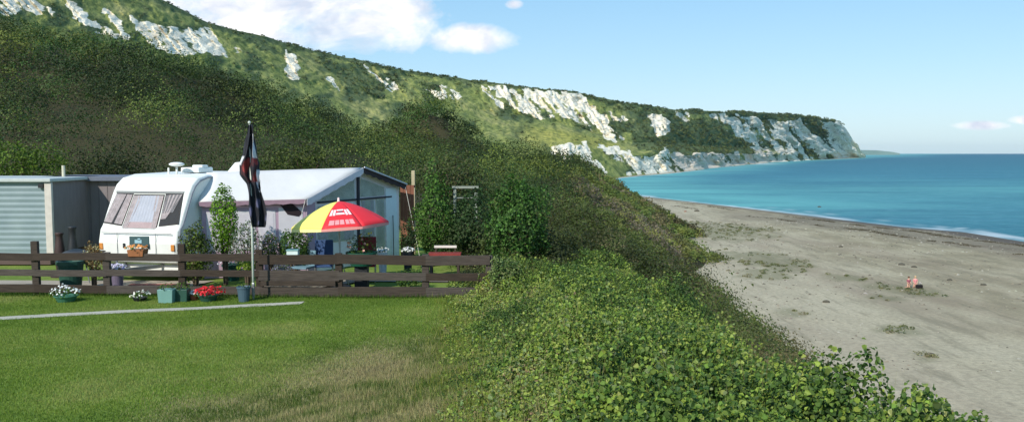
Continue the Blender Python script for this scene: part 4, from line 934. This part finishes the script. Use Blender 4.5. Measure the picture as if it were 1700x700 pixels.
# ------------------------------------------------------------------ plants
GR = [(64, 92, 34), (78, 108, 38), (92, 122, 46), (56, 80, 32)]
def bush(name, label, cat, base, c, R, n, size, palette, trunk=True, group=None, low=-.9, stems=5, bumpy=.35):
    t = thing(name, label, cat, base, group)
    p, q = crown_pts(c, R, n, RNG.random()*30, low=low, bumpy=bumpy)
    p[:, 2] = np.maximum(p[:, 2], base[2]+.02)
    v, f, cl = leaves(p, q, size*(.7+.6*RNG.random(len(p))), pal(palette, len(p), .3), .7)
    npmesh('foliage', v, f, M_LEAF, cols=cl, parent=t)
    if trunk:
        mb = MB()
        for k in range(stems):
            a = 2*PI*k/stems; e = (c[0]+R[0]*.45*math.cos(a), c[1]+R[1]*.45*math.sin(a), c[2]+R[2]*.3)
            mb.tube([(base[0]+.03*math.cos(a), base[1]+.03*math.sin(a), base[2]-.05), ((base[0]+e[0])/2, (base[1]+e[1])/2, (base[2]+e[2])/2), e], [.03, .02, .008], 6)
        mb.build('stem', M_BARK, t)
    return t
def pxbush(name, label, cat, pl, pr, pt, pb, Y, n, size, palette, depth=None, **k):
    x0 = bpx(pl, Y); x1 = bpx(pr, Y); zt = P(500, pt, Y)[2]; zb = max(P(500, pb, Y)[2], gz1((x0+x1)/2, Y)) if pb else gz1((x0+x1)/2, Y)
    rx = (x1-x0)/2; rz = (zt-zb)/2; cx = (x0+x1)/2
    return bush(name, label, cat, (cx, Y, gz1(cx, Y)), (cx, Y, (zt+zb)/2), (rx, depth or min(rx, 1.2), rz), n, size, palette, **k)
pxbush('conifer', 'bright green columnar conifer standing in front of the awning', 'conifer', 350, 392, 310, 430, 20.9, 2600, .06, [(110, 150, 36), (92, 134, 34), (128, 164, 48), (70, 104, 30)], bumpy=.18, depth=.3)
pxbush('dark_shrub', 'olive green shrub beside the front corner of the caravan', 'shrub', 296, 346, 372, 470, 20.3, 2200, .06, [(88, 104, 40), (104, 124, 46), (66, 84, 36), (60, 66, 34)])
pxbush('white_flowering_shrub', 'shrub flecked with white blossom behind the flagpole', 'shrub', 384, 432, 372, 440, 20.4, 1200, .055, [(80, 100, 60), (104, 120, 80), (196, 198, 190), (60, 78, 44)])
pxbush('laurel_bush', 'green bush under the yellow side of the parasol', 'bush', 458, 515, 380, 440, 21.2, 1800, .06, [(56, 86, 34), (70, 100, 40), (84, 112, 44)])
pxbush('yellow_green_plant', 'low yellow green plant in front of the conifer at the fence', 'plant', 388, 428, 428, 452, 19.5, 500, .05, [(140, 160, 50), (120, 146, 44), (96, 124, 40)], trunk=False)
pxbush('climbing_shrub', 'leafy green climber with white blossoms right of the timber screen', 'climber', 684, 754, 292, 440, 24.5, 4600, .075, [(66, 100, 38), (82, 118, 44), (54, 84, 34), (96, 130, 52), (66, 96, 38)], depth=.7, bumpy=.55)
pxbush('hawthorn_bush', 'dark green bush between the climber and the big bush', 'bush', 740, 822, 326, 450, 24.6, 5200, .075, [(44, 66, 36), (54, 78, 40), (64, 90, 46)], depth=.8, bumpy=.5)
pxbush('large_bush', 'big dense mid green bush at the right end of the fence', 'bush', 806, 912, 296, 470, 21.8, 7000, .085, [(52, 84, 34), (64, 98, 40), (76, 112, 46), (88, 122, 52), (44, 70, 30)], depth=.9, bumpy=.45)
pxbush('fence_end_bush', 'small pale leaved bush overlapping the right end of the fence', 'bush', 808, 868, 425, 505, 18.6, 2400, .06, [(92, 112, 62), (110, 130, 70), (74, 98, 46), (130, 138, 88)], depth=.35)
pxbush('rust_shrub', 'rust brown and cream shrub at the left front corner of the caravan', 'shrub', 136, 166, 400, 460, 20.2, 900, .05, [(120, 92, 52), (150, 130, 80), (204, 196, 150), (84, 70, 40)])
pxbush('dark_fern', 'dark leafy plant in the shade right of the awning corner', 'plant', 664, 690, 372, 430, 23.6, 900, .06, [(48, 66, 36), (60, 78, 42)], trunk=False, bumpy=.5)
pxbush('rose_bush', 'rose bush with pale pink blooms between flagpole and parasol', 'rose bush', 432, 462, 385, 435, 20.9, 900, .055, [(70, 92, 44), (86, 108, 50), (206, 180, 184)])
pxbush('lavender_clump', 'low grey green lavender clump behind the middle of the fence', 'plant', 448, 482, 436, 462, 20.0, 500, .045, [(110, 120, 96), (96, 108, 84), (128, 120, 150)], trunk=False)
pxbush('vegetable_patch', 'low leafy green plants just behind the right half of the fence', 'plants', 655, 705, 446, 478, 20.3, 900, .05, [(70, 100, 42), (86, 116, 50), (58, 84, 38)], trunk=False, depth=.3)
pxbush('fence_weeds', 'tangle of olive weeds at the right end of the fence rails', 'weeds', 770, 822, 440, 492, 19.6, 1100, .05, [(96, 108, 56), (80, 94, 48), (120, 124, 74)], trunk=False, depth=.3, bumpy=.5)
for k_, (t_, e_) in enumerate((((BeO), P(470, 462, 20.9)), ((Ce), P(700, 440, 24.2)))):
    e_ = Vector(e_); e_.z = .03; MB().tube([tuple(t_), tuple(e_)], .006, 5).build('guy_rope', mat('pale_rope', (210, 206, 190), .8), aw)
# stand-out small trees on the wood edge behind the camp
def tree(label, px, py, Y, r, palette, name='scrub_tree'):
    x = bpx(px, Y); zt = P(px, py, Y)[2]; zb = gz1(x, Y); h = zt-zb; t = thing(name, label, 'tree', (x, Y, zb))
    vs = []; ns = []; mb = MB(); mb.tube([(x, Y, zb-.1), (x+.1, Y, zb+h*.4), (x, Y, zb+h*.75)], [.13, .10, .05], 8)
    for k in range(9):
        a = k*2.4; rr = r*.5*(1 if k else 0); c_ = (x+rr*math.cos(a), Y+rr*math.sin(a), zb+h*(.5+.32*random.random())); R0 = r*random.uniform(.5, .65)
        p, q = crown_pts(c_, (R0, R0, R0*.8), 330, k*2.2+px, low=-.7); vs.append(p); ns.append(q); mb.tube([(x, Y, zb+h*.35), ((x+c_[0])/2, (Y+c_[1])/2, zb+h*.5), c_], [.06, .04, .015], 6)
    mb.build('trunk', M_BARK, t); p = np.concatenate(vs); q = np.concatenate(ns)
    v, f, cl = leaves(p, q, .12*(.7+.6*RNG.random(len(p))), pal(palette, len(p), .3), .75); npmesh('crown', v, f, M_LEAF, cols=cl, parent=t)
tree('bright green young tree behind the static caravan at far left', 38, 236, 37, 2.0, [(84, 108, 34), (98, 122, 40), (72, 92, 32)])
tree('dark tree behind the gap between shed and touring caravan', 190, 240, 38, 1.9, [(46, 58, 28), (56, 66, 30)])
tree('olive tree rising behind the awning ridge', 500, 232, 39, 2.1, [(70, 84, 34), (84, 96, 40), (60, 70, 32)])
tree('brownish green tree behind the climber and pale post', 742, 262, 37, 1.8, [(72, 82, 42), (84, 84, 52), (62, 74, 36)])
# white arch / trellis in greenery
tr = thing('garden_trellis', 'weathered white trellis frame half hidden in the climbers', 'trellis', (bpx(772, 25.6), 25.6, 0))
xa, xb = bpx(755, 25.6), bpx(790, 25.6); zt = P(0, 309, 25.6)[2]; TY = 25.6; MW = mat('weathered_white_timber', (138, 144, 132), .8, .15)
MB().box((xa, TY, zt/2), (.08, .06, zt)).build('upright', MW, tr); MB().box((xb, TY, zt/2-.1), (.08, .06, zt-.2)).build('upright', MW, tr)
MB().box(((xa+xb)/2, TY-.04, zt-.03), (xb-xa+.16, .05, .07)).build('crosspiece', MW, tr)
for k in range(3): MB().box(((xa+xb)/2, TY-.035, zt-.35-k*.3), (xb-xa, .03, .03)).build('crosspiece', MW, tr)
# ------------------------------------------------------------------ pots and planters
def flowers(parent, c, R, n, size, cs, name='flowers'):
    p, q = crown_pts(c, R, n, RNG.random()*9, low=-.1, inner=.2); q = q+np.array([0, -.7, .5])
    v, f, cl = leaves(p, q, np.full(len(p), size), pal(cs, len(p), .12), .95, .1); return npmesh(name, v, f, M_PETAL, cols=cl, parent=parent)
def foliage(parent, c, R, n, size=.05, cs=GR):
    p, q = crown_pts(c, R, n, RNG.random()*9, low=-.3); v, f, cl = leaves(p, q, np.full(len(p), size), pal(cs, len(p), .25), .6); return npmesh('foliage', v, f, M_LEAF, cols=cl, parent=parent)
def pot(name, label, cat, x, y, z, r, h, m_, square=False, fl=None, fn=60, fs=.05, frr=1.2, leaf=120, group=None, lz=.6):
    t = thing(name, label, cat, (x, y, z), group)
    if square: MB().add([(x+i*r*(.88 if k == 0 else 1), y+j*r*.8*(.88 if k == 0 else 1), z+k*h) for k in (0, 1) for i, j in ((-1, -1), (1, -1), (1, 1), (-1, 1))], [(3, 2, 1, 0), (4, 5, 6, 7), (0, 1, 5, 4), (1, 2, 6, 5), (2, 3, 7, 6), (3, 0, 4, 7)]).build('pot', m_, t, bevel=.01)
    else: MB().lathe((x, y, z), [(r*.72, 0), (r*.95, h*.88), (r*1.05, h*.88), (r*1.05, h), (r*.9, h), (r*.85, h*.93)]).build('pot', m_, t, smooth=False)
    if leaf: foliage(t, (x, y, z+h+r*.15), (r*frr, r*frr, r*lz), leaf)
    if fl: flowers(t, (x, y, z+h+r*.25), (r*frr*1.05, r*frr*1.05, r*lz*1.1), fn, fs, fl)
    return t
M_TEAL = mat('teal_pot', (110, 150, 142), .6, .1); M_GREENPOT = mat('green_pot', (60, 110, 86), .6, .15); M_DGREEN = mat('dark_green_plastic', (42, 78, 66), .5, .15); M_TERR = mat('terracotta', (150, 88, 62), .85, .15)
def gp2(px, py): x, y, z = G(px, py, .02); return x, y, gz1(x, y)
x, y, z = gp2(278, 502); pot('square_planter', 'pale teal square planter on the grass at the fence foot', 'planter', x, y, z, .17, .30, M_TEAL, True, leaf=60)
x, y, z = gp2(303, 500); pot('square_planter', 'darker green square planter right beside the pale teal one', 'planter', x, y, z, .15, .28, M_DGREEN, True, leaf=80, lz=.7)
x, y, z = gp2(322, 498); pot('flower_pot', 'pot of white flowers beside the red geraniums at the fence', 'flower pot', x, y, z, .10, .12, M_TERR, fl=[(240, 240, 236)], fn=110, fs=.045, leaf=60)
x, y, z = gp2(346, 499); pot('flower_pot', 'wide pot of bright red geraniums on the grass at the fence', 'flower pot', x, y, z, .22, .14, M_DGREEN, fl=[(205, 36, 46), (226, 70, 76), (180, 30, 40)], fn=170, fs=.06, leaf=140, frr=1.35)
x, y, z = gp2(110, 501); pot('flower_pot', 'green bowl of white flowers below the left end of the fence', 'flower pot', x, y, z, .24, .14, M_GREENPOT, fl=[(240, 242, 238)], fn=60, fs=.055, leaf=120)
x, y, z = gp2(232, 499); pot('flower_pot', 'low dark pot of small white flowers left of the square planters', 'flower pot', x, y, z, .16, .08, M_DARK, fl=[(238, 238, 226)], fn=45, fs=.045, leaf=90)
x, y, z = gp2(405, 500); pot('bucket', 'blue grey bucket beside the flagpole foot', 'bucket', x, y, z, .15, .34, mat('blue_grey_plastic', (70, 92, 104), .5), leaf=30, lz=.3)
x, y, z = gp2(383, 466); pot('green_tub', 'tall dark green tub of blue white flowers behind the fence', 'tub', x, y+.1, z, .24, .42, mat('deep_teal_tub', (26, 78, 72), .5, .1), fl=[(190, 200, 220), (220, 224, 232)], fn=90, fs=.05, leaf=160, lz=.9)
x, y, z = gp2(112, 487); y = 19.9; x = bpx(112, y); pot('water_butt', 'dark green plastic water butt behind the left of the fence', 'water butt', x, y, z, .30, .74, M_DGREEN, leaf=0)
x = bpx(190, 19.9); pot('flower_pot', 'pot of lavender white flowers just below the caravan front left', 'flower pot', x, 19.9, 0.05, .15, .5, mat('mauve_glaze', (110, 100, 120), .5), fl=[(196, 190, 222), (224, 224, 236)], fn=110, fs=.05, leaf=80)
# planter hung on fence: orange flowers and teal leaves
x = bpx(222, 19.25); t = pot('hanging_planter', 'planter of orange flowers hung on the fence rail before the caravan', 'planter', x, 19.35, .93, .19, .16, mat('orange_brown_trough', (150, 96, 60), .8), True, fl=[(226, 150, 84), (240, 170, 100)], fn=90, fs=.055, leaf=60, lz=.3)
mb = MB(); mb.box((x, 19.45, 1.26), (.46, .03, .24)); t = mb.build('wall_plaque', mat('dark_teal_board', (58, 84, 86), .6, .1), base=(x, 19.45, 1.1), bevel=.01); tag(t, 'small dark teal board standing above the orange flowers on the fence', 'board')
mb2 = MB(); mb2.box((x-.02, 19.428, 1.26), (.16, .006, .08)); mb2.box((x+.0, 19.428, 1.31), (.06, .006, .05)); mb2.build('emblem', mat('pale_blue_paint', (150, 186, 196), .6), t)
# garden furniture left: dark bbq / chair group
bq = thing('barbecue', 'black kettle barbecue with a side shelf left of the caravan', 'barbecue', (bpx(122, 21), 21.0, 0.02)); X = bpx(122, 21)
MB().ball((X, 21, .74), (.34, .34, .17), 18, 10).build('bowl', M_DARK, bq, smooth=True); MB().lathe((X, 21, .76), [(.35, 0), (.34, .05), (.22, .11), (.06, .13)]).build('lid', mat('grey_lid', (62, 64, 66), .5), bq, smooth=True)
for a in (0, 2.1, 4.2): MB().tube([(X+.2*math.cos(a), 21+.2*math.sin(a), .75), (X+.32*math.cos(a), 21+.32*math.sin(a), .02)], .015, 6).build('leg', M_METAL, bq)
MB().box((X+.5, 21, .84), (.34, .3, .03)).build('shelf', M_WOOD, bq)
for px, py in ((117, 376), (95, 386)):
    X2 = bpx(px, 22.2); z1 = P(px, py, 22.2)[2]; t = thing('chiminea', {117: 'tall black chiminea chimney in front of the grey shed', 95: 'shorter dark brown chiminea beside the cream corner of the static caravan'}[px], 'chiminea', (X2, 22.2, 0.02))
    mm = M_DARK if px == 117 else mat('dark_brown_iron', (60, 44, 40), .6)
    MB().lathe((X2, 22.2, .02), [(.09, 0), (.10, .25), (.13, .45), (.13, .7), (.10, .95), (.08, 1.08), (.085, z1-.1), (.11, z1-.05), (.11, z1-.02)]).build('body', mm, t, smooth=True)
    MB().lathe((X2, 22.2, 0), [(.24, 0.02), (.24, .06), (.1, .08)]).build('foot', mm, t)
# chairs + table near parasol
def chair(label, x, y, col, name='garden_chair', yaw=0, high=.88):
    t = thing(name, label, 'chair', (x, y, .03)); m_ = mat('chair_'+str(col), col, .8, .15, 6); R = Matrix.Rotation(yaw, 3, 'Z')
    def W(p): return tuple(Vector((x, y, .03))+R@Vector(p))
    MB().box(W((0, 0, .42)), (.46, .44, .05), yaw=yaw).build('seat', m_, t, bevel=.015); MB().box(W((0, .24, .42+(high-.42)/2)), (.46, .04, high-.42), yaw=yaw, pitch=-.18).build('backrest', m_, t, bevel=.015)
    for i in (-.22, .22):
        for j in (-.2, .2): MB().tube([W((i, j, 0)), W((i, j, .42))], .012, 6).build('leg', M_METAL, t)
        MB().box(W((i, 0, .62)), (.04, .42, .03), yaw=yaw).build('armrest', M_DARK, t)
    return t
chair('blue folding chair with a high back under the parasol', bpx(536, 21.3), 21.3, (52, 78, 120), yaw=.2, high=1.05)
chair('pale blue grey chair left of the parasol pole', bpx(500, 21.0), 21.0, (104, 136, 150), yaw=-.3, high=.82)
chair('dark red padded chair right of the parasol pole', bpx(607, 21.4), 21.4, (120, 22, 40), yaw=.1, high=1.12)
tb_ = thing('garden_table', 'small pale round garden table beside the parasol pole', 'table', (bpx(556, 20.6), 20.75, .03)); X = bpx(556, 20.6)
MB().lathe((X, 20.75, .66), [(.36, 0), (.37, .015), (.36, .03)]).build('tabletop', mat('pale_grey_table', (160, 172, 174), .5), tb_)
for a in (0.5, 2.6, 4.7): MB().tube([(X+.1*math.cos(a), 20.75+.1*math.sin(a), .66), (X+.28*math.cos(a), 20.75+.28*math.sin(a), .03)], .014, 6).build('leg', M_METAL, tb_)
MB_ = MB(); MB_.box((bpx(489, 19.6), 19.35, 1.0), (.26, .16, .13)); t = thing('cool_box', 'small white topped cool box resting on the fence rail', 'cool box', (bpx(489, 19.6), 19.35, .93)); MB_.build('body', mat('cool_box_white', (206, 220, 214), .5), t, bevel=.01); MB().box((bpx(489, 19.6), 19.35, 1.075), (.28, .18, .03)).build('lid', mat('cool_box_teal', (120, 160, 160), .5), t)
x = bpx(594, 20.0); t = pot('wheelbarrow_planter', 'wide dark green planter of yellow flowers right of the parasol pole', 'planter', x+.05, 20.1, .62, .36, .32, mat('deep_green_planter', (30, 84, 64), .5, .1), fl=[(226, 206, 90), (236, 222, 130), (222, 170, 150)], fn=26, fs=.07, leaf=420, lz=.95, frr=.95)
MB().box((x+.05, 20.1, .32), (.3, .3, .60)).build('stand', M_DARK, t)
x = bpx(738, 22.3); bn = thing('red_bench', 'low red bench with a white front edge near the climbers', 'bench', (x, 22.3, .03))
MB().box((x, 22.3, .62), (.86, .4, .07)).build('seat', mat('dull_red_timber', (128, 48, 42), .8, .2), bn); MB().box((x+.06, 22.08, .54), (.74, .03, .10)).build('front_edge', mat('white_timber', (214, 206, 196), .7), bn)
MB().box((x, 22.5, .8), (.6, .04, .06)).build('backrest', mat('white_timber', (214, 206, 196)), bn)
for i in (-.36, .36):
    for j in (-.15, .15): MB().box((x+i, 22.3+j, .31), (.06, .06, .58)).build('leg', M_WOOD, bn)
for i in (-.26, .26): MB().box((x+i, 22.5, .70), (.04, .03, .2)).build('back_post', M_WOOD, bn)
for px in (634, 676):
    x = bpx(px, 22.6); pot('flower_pot', {634: 'white pot against the lower gable windows', 676: 'white pot on a dark stand right of the awning corner'}[px], 'flower pot', x, 22.6, .03, .13, .62, mat('white_glaze', (206, 206, 200), .4) if px == 634 else M_DARK, fl=[(226, 226, 220)], fn=70, fs=.05, leaf=60)
x = bpx(845, 18.0)
# ------------------------------------------------------------------ people on the beach
def skin_obj(name, verts, edges, radii, m_, parent, sub=2):
    me = bpy.data.meshes.new(name); org = WL[parent]; me.from_pydata([Vector(v)-org for v in verts], edges, []); me.materials.append(m_)
    o = bpy.data.objects.new(name, me); link(o, parent); WL[o] = org
    md = o.modifiers.new('skin', 'SKIN'); md.use_smooth_shade = True
    for i, r in enumerate(radii): me.skin_vertices[0].data[i].radius = (r, r) if not hasattr(r, '__len__') else r
    me.skin_vertices[0].data[0].use_root = True
    s = o.modifiers.new('sub', 'SUBSURF'); s.levels = sub; s.render_levels = sub
    return o
M_SKIN = mat('skin', (206, 160, 136), .6, .05)
def sitter(label, x, y, face, topc, hairc, tall=1.0):
    z = bz1(x, y); t = thing('person', label, 'person', (x, y, z)); R = Matrix.Rotation(face, 3, 'Z')
    def W(p): return tuple(Vector((x, y, z))+R@(Vector(p)*tall))
    # kneeling upright, facing -Y in local frame
    V = [(0, 0, .50), (0, .01, .66), (0, .0, .84), (0, -.01, .98), (0, -.02, 1.06), (0, -.035, 1.15), (0, -.045, 1.24),  # pelvis..head
         (.10, 0, .48), (.12, -.06, .10), (.12, .10, .07), (.12, .38, .06), (.12, .46, .03), (-.10, 0, .48), (-.12, -.06, .10), (-.12, .10, .07), (-.12, .38, .06), (-.12, .46, .03),
         (.17, -.01, .95), (.22, -.04, .72), (.16, -.2, .58), (.12, -.26, .55), (-.17, -.01, .95), (-.22, -.04, .72), (-.16, -.2, .58), (-.12, -.26, .55)]
    E = [(0, 1), (1, 2), (2, 3), (3, 4), (4, 5), (5, 6), (0, 7), (7, 8), (8, 9), (9, 10), (10, 11), (0, 12), (12, 13), (13, 14), (14, 15), (15, 16), (3, 17), (17, 18), (18, 19), (19, 20), (3, 21), (21, 22), (22, 23), (23, 24)]
    r = [.14, .12, .14, .11, .05, .085, .095, .10, .07, .06, .045, .035, .10, .07, .06, .045, .035, .06, .042, .034, .04, .06, .042, .034, .04]
    skin_obj('body', [W(v) for v in V], E, [q*tall for q in r], M_SKIN, t)
    TV = [V[i] for i in (0, 1, 2, 3, 17, 18, 21, 22, 7, 12)]; TE = [(0, 1), (1, 2), (2, 3), (3, 4), (4, 5), (3, 6), (6, 7), (0, 8), (0, 9)]
    skin_obj('top', [W(v) for v in TV], TE, [q*tall for q in (.165, .15, .165, .13, .085, .06, .085, .06, .13, .13)], mat('cloth_'+str(topc), topc, .85, .12, 6), t)
    MB().ball(W((0, -.02, 1.25)), (.115*tall, .12*tall, .125*tall), 14, 10).build('hair', mat('hair_'+str(hairc), hairc, .7), t, smooth=True)
    h = MB(); h.ball(W((0, -.135, 1.19)), .016); h.ball(W((.032, -.125, 1.22)), .012); h.ball(W((-.032, -.125, 1.22)), .012); h.build('face', M_SKIN, t, smooth=True)
    for s in (-1, 1):
        hd = MB(); w0 = Vector((s*.12, -.26, .55))
        for k in range(4): hd.tube([W(w0+Vector((s*(-.015-.0)+(k-1.5)*.018, -.03, -.0))), W(w0+Vector(((k-1.5)*.022, -.075, -.02))), W(w0+Vector(((k-1.5)*.02, -.10-.006*(k % 2), -.05)))], [.009, .009, .006], 6)
        hd.tube([W(w0+Vector((-s*.03, -.01, 0))), W(w0+Vector((-s*.06, -.05, -.01)))], [.01, .007], 6); hd.build('hand', M_SKIN, t, smooth=True)
px0, py0, _ = G(1508, 478, SEA+.95); px1, py1, _ = G(1519, 478, SEA+.95)
sitter('person kneeling on the shingle in a dusky rose top, left of the pair', px0, py0, .2, (150, 84, 96), (90, 60, 44), .78)
sitter('person kneeling on the shingle in a pale pink top beside the dark bag', px1, py1, -.2, (214, 140, 142), (190, 160, 120), .80)
x, y, _ = G(1526, 479, SEA+.95); z = bz1(x, y); bg = thing('beach_bag', 'black bag lying on the shingle right of the two kneeling people', 'bag', (x, y, z))
MB().box((x, y, z+.17), (.55, .3, .32)).build('body', mat('black_canvas', (22, 18, 20), .8), bg, bevel=.06, seg=3); MB().tube([(x-.15, y, z+.3), (x-.08, y, z+.45), (x+.08, y, z+.45), (x+.15, y, z+.3)], .014, 6).build('handle', M_DARK, bg)
# stones and driftwood on the beach
RK = [(1157, 349, .9, 'dark weathered boulder near the waterline below the bay'), (1138, 350, .7, 'reddish boulder near the waterline left of the dark one'), (1518, 444, .5, 'dark stone on the shingle behind the kneeling people'), (1497, 440, .55, 'dark flat stone up the beach left of the kneeling people'), (1576, 466, .45, 'small dark stone right of the kneeling people'), (1633, 474, .55, 'dark stone on the open beach at far right'), (1396, 410, .45, 'single small stone in mid beach'), (1372, 505, .5, 'dark stone in front of the weeds at mid beach'), (1545, 596, .5, 'dark lump of driftwood on the near beach above the brambles'), (1360, 328, .8, 'pale breaker rock in the shallows')]
for px, py, r, lb in RK:
    if px == 1360: py = 343
    x, y, _ = G(px, py, SEA+(.9 if py > 345 else .1)); z = bz1(x, y) if py > 345 else SEA
    me = MB(); r *= .62; me.ball((x, y, z+r*.1), (r, r*.75, r*.5), 9, 7)
    vv = np.array(me.v); q = fbm(vv[:, 0]*2.2, vv[:, 1]*2.2, vv[:, 2]*2.2, s=9); cc_ = np.array([x, y, z]); vv = cc_+(vv-cc_)*(1+.5*q[:, None]); me.v = [tuple(t_) for t_ in vv]
    tag(me.build('boulder', mat('dark_stone', (84, 80, 68), .9, .25, 4) if 'reddish' not in lb else mat('red_stone', (140, 104, 86), .9, .2, 4), base=(x, y, z), smooth=False), lb, 'boulder', 'stones scattered on the beach')
m = bpy.data.materials.new('haze_air'); m.use_nodes = True; nt = m.node_tree; nt.nodes.clear(); out = N(nt, 'ShaderNodeOutputMaterial'); pv = N(nt, 'ShaderNodeVolumePrincipled')
pv.inputs['Color'].default_value = (.86, .93, 1, 1); pv.inputs['Density'].default_value = 1.7e-5; pv.inputs['Anisotropy'].default_value = .2; nt.links.new(pv.outputs[0], out.inputs['Volume'])
mb = MB(); mb.box((5500, 7500, 60), (13800, 18200, 180)); hz = mb.build('haze', m); tag(hz, kind='stuff', label='thin sea air softening the far cliffs'); 
# ------------------------------------------------------------------ world, sun, camera
w = bpy.data.worlds.new('World'); scene.world = w; w.use_nodes = True; nt = w.node_tree; bg = nt.nodes['Background']
SUN_AZ = math.radians(212); SUN_EL = math.radians(37)
sky = N(nt, 'ShaderNodeTexSky', sky_type='NISHITA'); sky.sun_disc = False; sky.sun_elevation = SUN_EL; sky.sun_rotation = SUN_AZ; sky.air_density = 1.0; sky.dust_density = .6; sky.ozone_density = 1.0
tc = N(nt, 'ShaderNodeTexCoord'); sp = N(nt, 'ShaderNodeSeparateXYZ'); nt.links.new(tc.outputs['Generated'], sp.inputs[0])
yy = math_(nt, 'MAXIMUM', sp.outputs['Y'], .05)
U_ = math_(nt, 'DIVIDE', sp.outputs['X'], yy); V_ = math_(nt, 'DIVIDE', sp.outputs['Z'], yy)
def blob(px, py, a, b_):
    du = math_(nt, 'DIVIDE', math_(nt, 'SUBTRACT', U_, (px-850)/F), a/F); dv = math_(nt, 'DIVIDE', math_(nt, 'SUBTRACT', V_, (254-py)/F), b_/F)
    return math_(nt, 'SUBTRACT', 1.0, math_(nt, 'ADD', math_(nt, 'MULTIPLY', du, du), math_(nt, 'MULTIPLY', dv, dv)))
cb = N(nt, 'ShaderNodeCombineXYZ'); nt.links.new(U_, cb.inputs[0]); nt.links.new(math_(nt, 'MULTIPLY', V_, 1.7), cb.inputs[1])
def wn(scale, det=7, ro=.6, dist=0):
    n = N(nt, 'ShaderNodeTexNoise'); n.inputs['Scale'].default_value = scale; n.inputs['Detail'].default_value = det; n.inputs['Roughness'].default_value = ro; n.inputs['Distortion'].default_value = dist
    nt.links.new(cb.outputs[0], n.inputs['Vector']); return n.outputs['Fac']
nz = math_(nt, 'MULTIPLY', math_(nt, 'SUBTRACT', wn(8, 9, .66, .4), .5), 3.2)
B1 = math_(nt, 'MAXIMUM', blob(470, 10, 270, 95), blob(775, 68, 88, 26)); B1 = math_(nt, 'MAXIMUM', B1, blob(640, 40, 110, 60)); B1 = math_(nt, 'MAXIMUM', B1, blob(1625, 209, 54, 9)); B1 = math_(nt, 'MAXIMUM', B1, blob(1715, 200, 50, 9)); B1 = math_(nt, 'MAXIMUM', B1, blob(853, 12, 18, 9))
dn_ = math_(nt, 'ADD', B1, nz)
cm = ramp(nt, dn_, [(-.0, (0, 0, 0)), (.3, (.35, .35, .35)), (.85, (1, 1, 1))])
ccol = ramp(nt, wn(14, 6, .55, .5), [(.36, lin((206, 215, 232))), (.56, lin((252, 252, 254)))])
hs = N(nt, 'ShaderNodeVectorMath', operation='MULTIPLY'); nt.links.new(sky.outputs[0], hs.inputs[0]); hs.inputs[1].default_value = (1, 1, 1)
CS = .13
vm = N(nt, 'ShaderNodeVectorMath', operation='SCALE'); nt.links.new(ccol, vm.inputs[0]); vm.inputs[3].default_value = .9/CS
front = math_(nt, 'GREATER_THAN', sp.outputs['Y'], .06)
el = math_(nt, 'MAXIMUM', sp.outputs['Z'], 0.0)
blue = ramp(nt, el, [(0, lin((190, 227, 248))), (.10, lin((164, 214, 246))), (.22, lin((136, 198, 241))), (1, lin((90, 160, 225)))])
bs = N(nt, 'ShaderNodeVectorMath', operation='SCALE'); nt.links.new(blue, bs.inputs[0]); bs.inputs[3].default_value = .80/CS
skyc = mixc(nt, .72, hs.outputs[0], bs.outputs[0])
fin = mixc(nt, math_(nt, 'MULTIPLY', cm, front), skyc, vm.outputs[0])
nt.links.new(fin, bg.inputs[0]); bg.inputs[1].default_value = CS
sl = bpy.data.lights.new('sun', 'SUN'); sl.energy = 3.7; sl.angle = math.radians(.53); sl.color = (1, .95, .86)
so = bpy.data.objects.new('sun', sl); link(so)
sv = Vector((math.sin(SUN_AZ)*math.cos(SUN_EL), math.cos(SUN_AZ)*math.cos(SUN_EL), math.sin(SUN_EL))); so.rotation_euler = (-sv).to_track_quat('-Z', 'Y').to_euler(); so.location = (0, 0, 60)
cam = bpy.data.cameras.new('camera'); co = bpy.data.objects.new('camera', cam); link(co); scene.camera = co
co.location = (0, 0, CZ); co.rotation_euler = (PI/2-PITCH, 0, 0); cam.sensor_width = 36; cam.lens = F/1700*36; cam.clip_start = .1; cam.clip_end = 200000
scene.view_settings.view_transform = 'Standard'; scene.view_settings.look = 'None'; scene.view_settings.exposure = .36; scene.view_settings.gamma = 1
scene.render.resolution_x = 1024; scene.render.resolution_y = 421
scene.cycles.max_bounces = 5; scene.cycles.transparent_max_bounces = 6
